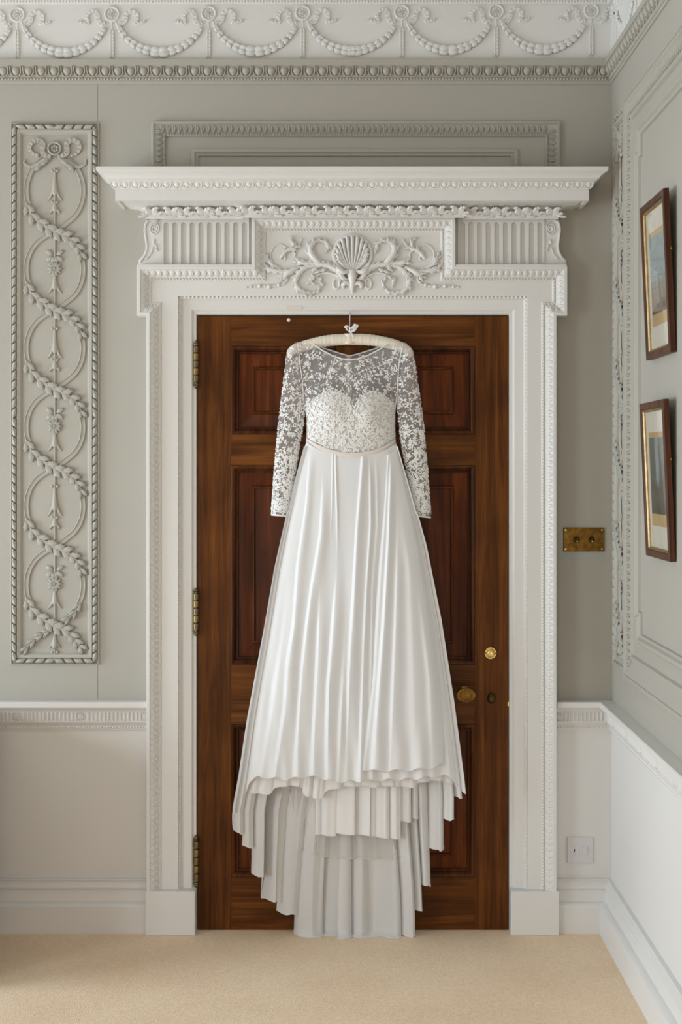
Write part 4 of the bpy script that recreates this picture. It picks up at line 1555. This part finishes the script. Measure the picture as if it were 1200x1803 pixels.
# ================================================================== CABINET just outside the frame, shading the dado
cb = empty('side_cabinet', BK.pt(-100, FL, 165), 'dark wooden side cabinet just beyond the left edge', 'cabinet')
m = MB()
box(m, BK, -200, 1260, -4, FL - 22, 29, 300, 1.0)
m.build('body', M['woodv'], cb, 0)
m = MB()
box(m, BK, -206, 1248, 2, 1260, 27, 306, 1.5)
m.build('top', M['woodh'], cb, 0)
for x0 in (-196, -22):
    for h0 in (34, 280):
        m = MB()
        box(m, BK, x0, FL - 22, x0 + 14, FL, h0, h0 + 14)
        m.build('foot', M['woodv'], cb, 0)
for k in range(2):
    m = MB()
    box(m, BK, -192 + 92 * k, 1272, -104 + 92 * k, FL - 30, 300, 303, 0.8)
    dd = m.build('cabinet_door', M['woodv'], cb, 0)
    m = MB()
    lathe_h(m, -114 + 24 * k, 1400, [(3, 303), (2, 306), (4, 309), (3, 312), (0.3, 313)], sides=12)
    m.build('handle', M['brassold'], dd, 50)

# ================================================================== HANGER
rnd = random.Random(7)
hg = empty('padded_hanger', dp(615, 640, 22), 'cream padded satin hanger hooked above the walnut door', 'hanger')
arm = smooth_path([(508.5, 629, 22, 3.5), (511, 622, 22, 7.0), (517, 616, 22, 8.6), (530, 611, 22, 9.2), (550, 605, 22, 9.5), (580, 599.5, 22, 10), (615, 597.5, 22, 10), (650, 598.5, 22, 10), (683, 604, 22, 9.5), (703, 610, 22, 9.2), (715, 616, 22, 8.6), (721, 622, 22, 7.0), (723.5, 629, 22, 3.5)], 14)
m = MB()
tube3(m, [dp(p[0], p[1], p[2]) for p in arm], [p[3] * S * (1 + 0.035 * math.sin(i * 2.2) + 0.02 * rnd.uniform(-1, 1)) for i, p in enumerate(arm)], 14)
m.build('padded_arm', M['pad'], hg, 180)
m = MB()
tube3(m, [dp(*p) for p in [(615, 592, 22), (615.3, 575, 21), (615.6, 560, 20), (615.6, 552, 17.5), (615.6, 549.2, 14), (615.6, 549.5, 10.5), (615.6, 553, 7.6)]], 1.15 * S, 8)
m.build('hook', M['chrome'], hg, 180)
m = MB()
tube3(m, [dp(615, 588 + k * 2.2, 22) for k in range(9)], [S * (10.4 + 0.5 * math.sin(k * 1.9)) for k in range(9)], 12)
m.build('ruched_sleeve', M['pad'], hg, 180)
for pts, w in (([(615, 585, 33), (611, 581, 36), (608, 576, 37), (613, 574, 38), (617, 580, 36)], 5), ([(616, 585, 33), (622, 582, 36), (628, 574, 36), (626, 571, 38), (619, 579, 37)], 5), ([(616, 582, 35), (619, 588, 37), (622, 594, 36)], 4)):
    pp = smooth_path(pts, 6)
    m = MB()
    m.grid([[dp(p[0] - w * 0.5 + 0.6 * math.sin(i), p[1] - 1, p[2]), dp(p[0], p[1], p[2] + 1.4), dp(p[0] + w * 0.5, p[1] + 1 + 0.5 * math.cos(i), p[2])] for i, p in enumerate(pp)])
    m.build('bow_loop', M['satin2'], hg, 180)

# ================================================================== WEDDING DRESS
dress = empty('wedding_dress', BK.pt(617, FL, 20), 'white long-sleeved wedding dress with a trailing skirt hanging on the door', 'dress')
ip = lambda ys, xs: (lambda y: float(np.interp(y, ys, xs)))
bl = ip([600, 640, 668, 710, 732, 769, 800], [523, 527, 531, 534, 539, 539, 536])
br = ip([600, 640, 668, 700, 724, 772, 800], [711, 703, 701, 699, 695.5, 696, 698])
ampf = ip([600, 640, 690, 725, 800], [8, 14, 22, 27, 26])


edgef = ip([600, 640, 690, 725, 800], [11.5, 11.5, 8, 3, 1])


def fdepth(y, q, bust=True):
    d = max(ampf(y) * math.sqrt(max(0, 1 - q * q)), edgef(y))
    d = 22 + d * math.sqrt(min(1, max(0, (y - 599.5) / 11)))
    if bust:
        d += 7 * (math.exp(-((q - 0.42) / 0.3) ** 2 - ((y - 722) / 34) ** 2) + math.exp(-((q + 0.42) / 0.3) ** 2 - ((y - 722) / 34) ** 2))
    return d


def bfront(q, y, off=0.0):
    x = (bl(y) + br(y)) / 2 + q * (br(y) - bl(y)) / 2
    return dp(x, y, fdepth(y, q) + off)


def bback(q, y):
    x = (bl(y) + br(y)) / 2 + q * (br(y) - bl(y)) / 2
    return dp(x, y, 22 - max(9.5 * math.sqrt(max(0, 1 - q * q)), min(9.5, edgef(y))) * math.sqrt(min(1, max(0, (y - 599.5) / 11))))


neck_f = ip([-1, -0.84, -0.80, -0.7, -0.55, -0.35, -0.15, 0, 0.15, 0.35, 0.55, 0.7, 0.80, 0.84, 1], [604, 600.5, 601, 606, 616, 626, 632, 633, 632, 626, 616, 606, 601, 600.5, 604])
neck_b = ip([-1, -0.84, -0.80, -0.7, -0.5, -0.2, 0, 0.2, 0.5, 0.7, 0.80, 0.84, 1], [604, 600.5, 601, 605, 613, 622, 627, 622, 613, 605, 601, 600.5, 604])
waist = ip([-1, -0.75, -0.5, -0.25, 0, 0.25, 0.5, 0.75, 1], [773, 784, 792, 797, 799, 798, 794, 786, 775])
Q = [-1 + 2 * k / 80 for k in range(81)]


def sheet(fn, top, bot, n=36):
    return [[fn(q, top(q) + (bot(q) - top(q)) * k / n) for q in Q] for k in range(n + 1)]


MB().grid(sheet(bback, neck_b, waist)).build('bodice_back', M['sheer'], dress, 180)
# opaque sweetheart lining just under the sheer front
sw_x = [536, 543, 552, 565, 577, 588, 598, 606, 613, 618, 620.5, 621, 621.5, 624, 630, 638, 646, 655, 664, 675, 686, 697]
sw_y = [728, 712, 702, 694, 690, 688.5, 690, 695, 703, 714, 726, 744, 730, 716, 706, 697, 692, 689, 690, 696, 705, 720]
swh = ip(sw_x, sw_y)
QL = [-0.985 + 1.97 * k / 160 for k in range(161)]


def sw_top(q):
    y = 700.0
    for _ in range(4):
        x = (bl(y) + br(y)) / 2 + q * (br(y) - bl(y)) / 2
        y = swh(x)
    return y


rows = [[bfront(q, sw_top(q) + (waist(q) - sw_top(q)) * k / 24, -1.6) for q in QL] for k in range(25)]
MB().grid(sheet(bfront, neck_f, lambda q: min(waist(q), sw_top(max(-0.98, min(0.98, q))) + 5))).build('bodice_front', M['sheer'], dress, 180)
MB().grid(rows).build('sweetheart_lining', M['lining'], dress, 180)
lbk = [[bback(q, 700 + (waist(q) - 700) * k / 8) for q in Q] for k in range(9)]
MB().grid(lbk).build('back_lining', M['lining'], dress, 180)


def binding(name, pts, r, mat='satin2', sides=6):
    m = MB()
    tube3(m, pts, r * S, sides)
    return m.build(name, M[mat], dress, 180)


qn = [-0.82 + 1.64 * k / 50 for k in range(51)]
binding('neck_binding', [bfront(q, neck_f(q)) for q in qn], 1.35)
binding('neck_binding', [bback(q, neck_b(q)) for q in qn], 1.2)
binding('sweetheart_edge', [bfront(q, sw_top(q), -0.6) for q in QL if abs(q) > 0.06 or True], 0.9)
for sg in (-1, 1):
    binding('armhole_seam', [bfront(sg * 0.99, y, 1) for y in range(604, 734, 5)], 0.8, 'stitch')
# placket of the back fastening
m = MB()
m.grid([[dp(x, y, 12.8) for x in (609, 611.5, 614, 616.5, 619)] for y in range(626, 721, 8)])
plk = m.build('back_placket', cloth('placket_cloth', (238, 234, 230), 0.5, 0.3, 0, 0.7), dress, 180)
for k in range(11):
    m = MB()
    rows_ = [[dp(614 + 2.2 * math.cos(a) * math.cos(t), 632 + k * 7.6 + 2.2 * math.cos(a) * math.sin(t), 13 + 1.6 * math.sin(a)) for t in [2 * math.pi * j / 8 for j in range(8)]] for a in (0, 0.6, 1.1, 1.5)]
    m.grid(rows_, True).build('button', M['satin2'], plk, 180)
# waistband
m = MB()
rows = []
for k in range(6):
    t = k / 5
    rows.append([bfront(q, waist(q) - 1.5 + 8.5 * t, 1.8 + 1.3 * math.sin(math.pi * t) + (0.8 if k in (0, 5) else 0)) for q in Q])
m.grid(rows).build('waistband', M['band'], dress, 180)

# sleeves
SLV = {
    -1: (ip([603, 607, 612, 622, 650, 700, 750, 800, 850, 909], [520, 514, 509, 504.5, 501, 495, 489.5, 485, 481, 477]),
         ip([603, 640, 668, 700, 722, 735, 770, 800, 850, 909], [524, 528, 532, 535, 537, 535.5, 530, 525, 517, 508])),
    1: (ip([603, 607, 612, 622, 650, 700, 750, 800, 850, 911], [714, 718, 722, 727.5, 732, 739, 745.5, 750, 754, 758.5]),
        ip([603, 640, 668, 700, 720, 735, 770, 800, 850, 911], [710, 702, 700, 699, 699, 700.5, 704.5, 709.5, 718, 731]))}


def sleeve_pt(sg, t, y, off=0.0):
    o, i = SLV[sg]
    a, b = o(y), i(y)
    cx, rw = (a + b) / 2, abs(b - a) / 2
    wr = 1 + 0.03 * math.sin(y * 0.11 + t * 2) + 0.025 * math.sin(y * 0.23 - t * 3)
    dr = 12.0 * math.sqrt(min(1, max(0.02, (y - 602) / 12))) if y < 660 else 12.0 - 2.5 * min(1, (y - 660) / 100)
    return dp(cx + rw * math.cos(t), y, 24 + (dr * wr + off) * math.sin(t))


EMB = MB()


def stitch_leaf(c, tx, ty, n, L, W):
    """one satin-stitched petal: six-sided dome lying on the cloth"""
    k = len(EMB.v)
    for a, r in ((0, 0.5), (60, 0.44), (120, 0.44), (180, 0.5), (240, 0.44), (300, 0.44)):
        EMB.v.append(tuple(c + tx * (L * math.cos(R(a)) * r) + ty * (W * math.sin(R(a)) * r * 1.1) + n * 0.0004))
    EMB.v.append(tuple(c + n * (0.0004 + W * 0.32)))
    EMB.f += [(k + j, k + (j + 1) % 6, k + 6) for j in range(6)]


def sprig(fn, a, b, da, db, size):
    """two or three petals spreading from a point of the surface fn(a, b)"""
    p = fn(a, b)
    ta = (fn(a + da, b) - p).normalized()
    tb = (fn(a, b + db) - p)
    tb = (tb - ta * tb.dot(ta)).normalized()
    n = ta.cross(tb)
    if n.y > 0:
        n = -n
    base = rnd.uniform(0, 360)
    for sp in rnd.choice(((0, 62, -62), (28, -28), (0, 55), (0, 120, -110), (0,))):
        an = R(base + sp + rnd.uniform(-8, 8))
        tx = ta * math.cos(an) + tb * math.sin(an)
        ty = tb * math.cos(an) - ta * math.sin(an)
        L = size * rnd.uniform(0.85, 1.2) * S
        stitch_leaf(p + tx * L * 0.62, tx, ty, n, L, L * rnd.uniform(0.42, 0.58))


for sg in (-1, 1):
    y1 = 909 if sg < 0 else 911
    ys = [603 + (y1 - 603) * k / 46 for k in range(47)]
    m = MB()
    m.grid([[sleeve_pt(sg, 2 * math.pi * k / 24, y + (1.5 * math.cos(2 * math.pi * k / 24) if y > 900 else 0)) for k in range(24)] for y in ys], True)
    slv = m.build('sleeve', M['sheer'], dress, 180)
    EMB = MB()
    for k in range(2000):
        v = rnd.random()
        y = 606 + (y1 - 612) * v
        den = 0.20 + 0.80 * min(1, max(0, (v - 0.15) / 0.75)) ** 1.3
        if v < 0.06:
            den = 0.08
        if rnd.random() > den:
            continue
        t = rnd.uniform(0.05, math.pi - 0.05) if rnd.random() < 0.72 else rnd.uniform(math.pi, 2 * math.pi)
        sprig(lambda a, b: sleeve_pt(sg, a, b, 0.5), t, y, 0.05, 1.0, 4.4)
    EMB.build('embroidery', M['stitch'], slv, 180, kind='stuff')
    m = MB()
    m.grid([[sleeve_pt(sg, 2 * math.pi * k / 24, y1 - 3.0 + q * 1.6 + 1.5 * math.cos(2 * math.pi * k / 24), 0.6) for k in range(24)] for q in range(3)], True)
    m.build('cuff', M['satin2'], slv, 180)

EMB = MB()
for k in range(2100):
    q = rnd.uniform(-0.97, 0.97)
    y = rnd.uniform(neck_f(q) + 4, waist(q) - 3)
    top = sw_top(q)
    den = 0.27 if y < top else 0.95
    if y < 622:
        den *= 0.5
    if rnd.random() > den:
        continue
    sprig(lambda a, b: bfront(a, b, 0.6), q, y, 0.02, 1.0, 4.3)
EMB.build('bodice_embroidery', M['stitch'], dress, 180, kind='stuff')
EMB = MB()
for k in range(130):
    q = rnd.uniform(-0.95, 0.95)
    y = rnd.uniform(neck_b(q) + 5, 700)
    sprig(lambda a, b: bback(a, b), q, y, 0.02, 1.0, 5.0)
EMB.build('back_embroidery', M['stitch'], dress, 180, kind='stuff')

# ------------------------------------------------------------------ skirt
SL = ip([772, 786, 850, 900, 1000, 1130, 1270, 1368, 1425, 1470, 1660], [541, 536.5, 520, 510, 488, 465.5, 441, 427, 416.5, 416.5, 416.5])
SR = ip([772, 786, 850, 880, 960, 1090, 1230, 1370, 1400, 1470, 1660], [694, 699, 717, 725, 746, 770.5, 791, 809, 812, 812, 812])
dcf = ip([780, 1370, 1640], [31, 50, 46])
dpf = ip([780, 900, 1370, 1640], [17, 22, 33, 30])
sstep = lambda t: (lambda u: u * u * (3 - 2 * u))(max(0.0, min(1.0, t)))


def fold(pts, amp, wl, wr, y0=780, y1=2000, f0=60, f1=120):
    """a fold line down the cloth: pts (y, x); steep side wl, soft side wr"""
    f = ip([p[0] for p in pts], [p[1] for p in pts])

    def g(x, y):
        t = x - f(y)
        gr = 0.45 + 0.55 * min(1, max(0, (y - 800) / 420))
        w = (wl if t < 0 else wr) * gr
        if abs(t) > 3 * w:
            return 0.0
        a = 1.3 * amp * gr * sstep((y - y0) / f0) * (1 - sstep((y - y1) / f1))
        return a * math.exp(-(t / w) ** 2)
    return g


FOLDS = [
    fold([(800, 590), (900, 593), (1000, 594)], 3.0, 2.5, 5, 780, 850, 10, 160),
    fold([(800, 585), (900, 584), (1000, 580)], 2.2, 2.0, 3, 780, 840, 10, 120),
    fold([(805, 638), (923, 629), (1067, 622), (1138, 617), (1192, 615), (1360, 611)], 7.0, 3.0, 17, 790, 1150, 30, 250),
    fold([(810, 569), (870, 568), (941, 565), (1031, 550), (1102, 541), (1174, 533), (1264, 527), (1370, 521)], 6.5, 3.6, 18, 820, 1400, 120),
    fold([(795, 546), (887, 540), (995, 525), (1102, 518), (1174, 507), (1246, 503), (1370, 484)], 7.0, 3.6, 16, 790, 1400, 40),
    fold([(1000, 594), (1102, 587), (1210, 579), (1370, 576)], 7.5, 3.8, 17, 980, 1400, 200),
    fold([(1000, 566), (1174, 559), (1370, 550)], 6.0, 3.2, 14, 1020, 1400, 180),
    fold([(1100, 610), (1250, 602), (1370, 597)], 4.5, 5.0, 12, 1080, 1400, 160),
    fold([(1000, 515), (1150, 496), (1260, 480), (1370, 462)], 5.5, 7, 22, 1000, 1400, 240),
    fold([(1000, 500), (1150, 472), (1260, 452), (1370, 440)], 4.0, 8, 16, 950, 1400, 240),
    fold([(805, 651), (923, 652), (1031, 645), (1138, 640), (1370, 634)], 5.0, 3.0, 9, 800, 1400, 60),
    fold([(805, 662), (923, 664), (1031, 656), (1370, 650)], 3.0, 3.0, 8, 800, 1400, 60),
    fold([(800, 690), (1000, 712), (1370, 745)], 4.0, 14, 26, 800, 1500, 100),
    fold([(900, 735), (1010, 748), (1280, 783), (1400, 797)], 4.5, 4, 14, 900, 1500, 120),
]
hemf = ip([-1, -0.97, -0.93, -0.86, -0.6, -0.4, -0.3, -0.15, 0.1, 0.5, 0.86, 0.93, 0.97, 1.0], [1432, 1408, 1376, 1368, 1372, 1367, 1368, 1376, 1375, 1372, 1366, 1370, 1382, 1400])


def cloth_front(x, y, phi):
    """depth of the overskirt at apparent (x, y)"""
    r = sum(f(x, y) for f in FOLDS)
    v = min(1, max(0, (y - 800) / 560))
    r += v * (1.2 * math.sin(x * 0.105 + y * 0.0035) + 0.8 * math.sin(x * 0.23 - y * 0.004 + 1.0))
    fl = sstep((y - 1290) / 80)
    r += fl * 2.2 * math.sin(x * 0.24 + 0.9 * math.sin(x * 0.05))
    return dcf(y) + dpf(y) * math.cos(phi) + r * max(0.2, math.cos(phi))


NP, NRW = 520, 84
rows = []
wq = lambda q: waist(max(-1, min(1, q))) + 5.5
for k in range(NRW + 1):
    v = k / NRW
    row = []
    for j in range(NP + 1):
        phi = R(-92 + 184 * j / NP)
        q = math.sin(phi)
        y0, y1 = wq(q), hemf(q)
        if abs(phi) > math.pi / 2:
            y1 += (abs(math.degrees(phi)) - 90) * 2.5
        y = y0 + (y1 - y0) * v
        c, w = (SL(y) + SR(y)) / 2, (SR(y) - SL(y)) / 2
        x = c + w * q
        fl = sstep((y - 1290) / 80)
        yy = y + fl * 2.4 * math.sin(x * 0.19 + 0.6) * v
        row.append(dp(x, yy, cloth_front(x, y, phi)))
    rows.append(row)
ov = MB().grid(rows).build('overskirt', M['satin'], dress, 180)


def hem_roll(rows_, parent, mat='satin2', r=0.75):
    h_ = MB()
    tube3(h_, rows_[-1], r * S, 5)
    h_.build('rolled_hem', M[mat], parent, 180)


hem_roll(rows, ov)

# right front panel lying over the skirt
PLf = ip([798, 823, 905, 995, 1085, 1192, 1310, 1360], [682, 680, 674, 665, 658, 651, 636, 629])
PRf = ip([785, 850, 885, 970, 1100, 1240, 1360], [698, 714, 723.5, 744, 768, 782, 779])
hemp = ip([0, 0.15, 0.4, 0.7, 0.88, 1.0], [1351, 1357, 1357, 1355, 1351, 1345])
PF = [fold([(810, 688), (950, 684), (1100, 676), (1360, 657)], 4.5, 4, 12, 800, 1500, 60),
      fold([(900, 702), (1100, 697), (1360, 688)], 4.0, 5, 16, 880, 1500, 160),
      fold([(820, 696), (1000, 722), (1200, 730), (1360, 732)], 4.0, 12, 24, 860, 1500, 160),
      fold([(1000, 735), (1200, 758), (1360, 764)], 3.5, 7, 14, 980, 1500, 200)]
rows = []
for k in range(71):
    v = k / 70
    row = []
    for j in range(141):
        a = j / 140
        y0 = 801 - 12 * a
        y = y0 + (hemp(a) - y0) * v
        xl, xr = PLf(y), PRf(y)
        x = xl + (xr - xl) * a
        c, w = (SL(y) + SR(y)) / 2, (SR(y) - SL(y)) / 2
        q = max(-0.97, min(0.97, (x - c) / w))
        fl = sstep((y - 1250) / 100)
        d = dcf(y) + dpf(y) * math.sqrt(1 - q * q) + 3 + 5 * v + sum(f(x, y) for f in PF) + fl * 2.4 * math.sin(x * 0.17 + 1)
        ed = max(0, 1 - a / 0.09)
        d -= ed * ed * (5 + 6 * v)
        er = max(0, (a - 0.86) / 0.14)
        d -= er * er * 9
        row.append(dp(x, y + fl * v * 2.6 * math.sin(x * 0.16), d))
    rows.append(row)
pn = MB().grid(rows).build('overlap_panel', M['satin'], dress, 180)
hem_roll(rows, pn)


def pleated(name, mat, ridges, bounds, ys, dfun, amp, bunch, phi0=0.6, n=420, nr=60, wob=2.0, jag=0.16, flare=0.0, ripple=0.0):
    """hanging cloth in overlapping folds; ridges: (apparent x at the hem, hem row) for each fold; bounds(y) -> left, right"""
    xs = [r[0] for r in ridges]
    lo, hi = bounds(1600)
    c0, w0 = (lo + hi) / 2, (hi - lo) / 2
    qs = [(x - c0) / w0 for x in xs]
    rows = []
    N = len(qs)
    for k in range(nr + 1):
        v = k / nr
        row = []
        for j in range(n + 1):
            ph = (N - 1) * j / n
            i = min(N - 2, int(ph))
            f = ph - i
            q = qs[i] + (qs[i + 1] - qs[i]) * f
            pit = (qs[i + 1] - qs[i]) * w0
            # the hem keeps the height of its fold and steps where the cloth turns back
            s_ = sstep((f - 0.5 + jag) / (2 * jag))
            h = ridges[i][1] + (ridges[i + 1][1] - ridges[i][1]) * s_
            y = ys + (h - ys) * v
            l_, r_ = bounds(y)
            c, w = (l_ + r_) / 2, (r_ - l_) / 2
            g = 0.2 + 0.8 * sstep(v * 1.15)
            fq = 1 - flare * (1 - sstep((y - 1300) / 340)) * (1 - sstep((abs(q) - 0.45) / 0.4))
            x = c + w * q * fq + g * bunch * pit * math.sin(2 * math.pi * ph + phi0 + 0.35 * math.sin(i * 2.1 + v * 2))
            d = dfun(q, y) + g * amp * math.cos(2 * math.pi * ph + 0.5 * math.sin(i * 1.7)) * (0.75 + 0.35 * math.sin(i * 2.9))
            d = max(d, 9.5)
            rip = ripple * v ** 9 * min(1.0, abs(pit) / 28) ** 2
            y += wob * v * v * math.sin(2 * math.pi * ph + 1.2) + 1.6 * rip * math.sin(6 * math.pi * ph + i)
            d = max(9.5, d + rip * 2.6 * math.sin(5 * math.pi * ph + 1.3 * i))
            x += rip * 1.8 * math.sin(4 * math.pi * ph + 0.7 * i)
            ym = VY + (FL - 0.9 - VY) * DIST / (DIST - d)
            if y > ym:
                d += (y - ym) * 1.1
                y = VY + (FL - 0.9 - VY) * DIST / (DIST - d)
            row.append(dp(x, y, d))
        rows.append(row)
    o = MB().grid(rows).build(name, M[mat], dress, 180)
    hem_roll(rows, o, 'tulle' if mat == 'tulle' else 'satin2')
    return o


# train: back of the skirt, falling in deep folds to the carpet
TRN = [(406, 1428), (420, 1464), (438, 1489), (453, 1540), (478, 1584), (508, 1607), (546, 1652), (590, 1655), (638, 1656), (690, 1656), (722, 1648), (738, 1600), (749, 1556), (772, 1494), (787, 1440), (808, 1402), (818, 1394)]
pleated('train', 'chiffon', TRN, lambda y: (SL(y) + 2 * (y < 900), SR(y) - 2 * (y < 900)), 786,
        lambda q, y: dcf(y) - (dpf(y) - 2) * math.sqrt(max(0, 1 - min(1, q * q))) + 7, 15, 0.34, n=640, nr=70, wob=4.0, flare=0.22, ripple=1.0)
# middle layer showing just under the overskirt's hem
MID = [(424, 1392), (440, 1396), (462, 1398), (492, 1384), (520, 1384), (538, 1402), (556, 1406), (584, 1388), (620, 1384), (655, 1386), (690, 1384), (722, 1386), (748, 1376), (772, 1374), (795, 1378), (808, 1386)]
pleated('middle_layer', 'satin2', MID, lambda y: (SL(y) + 4, SR(y) - 4), 1000,
        lambda q, y: dcf(y) + (dpf(y) - 16) * math.sqrt(max(0, 1 - min(1, q * q))), 3.0, 0.10, n=380, nr=40, jag=0.5, wob=1.0)
# satin underskirt and tulle petticoat
UND = [(544, 1466), (556, 1468), (577, 1470), (610, 1468), (648, 1470), (676, 1474), (698, 1476), (716, 1446), (732, 1440), (742, 1412), (748, 1406)]
pleated('underskirt', 'satin2', UND, lambda y: (float(np.interp(y, [1000, 1365, 1480], [580, 548, 546])), float(np.interp(y, [1000, 1365, 1480], [680, 744, 745]))), 1000,
        lambda q, y: 30 + 26 * math.sqrt(max(0, 1 - min(1, q * q))), 5.5, 0.22, n=300, nr=40)
TUL = [(500, 1478), (512, 1488), (526, 1494), (545, 1502), (575, 1508), (610, 1510), (650, 1512), (685, 1511), (712, 1508), (728, 1504)]
pleated('petticoat', 'tulle', TUL, lambda y: (float(np.interp(y, [1000, 1365, 1520], [570, 505, 500])), float(np.interp(y, [1000, 1365, 1520], [680, 726, 728]))), 1000,
        lambda q, y: 28 + 14 * math.sqrt(max(0, 1 - min(1, q * q))), 4.0, 0.2, n=260, nr=30)
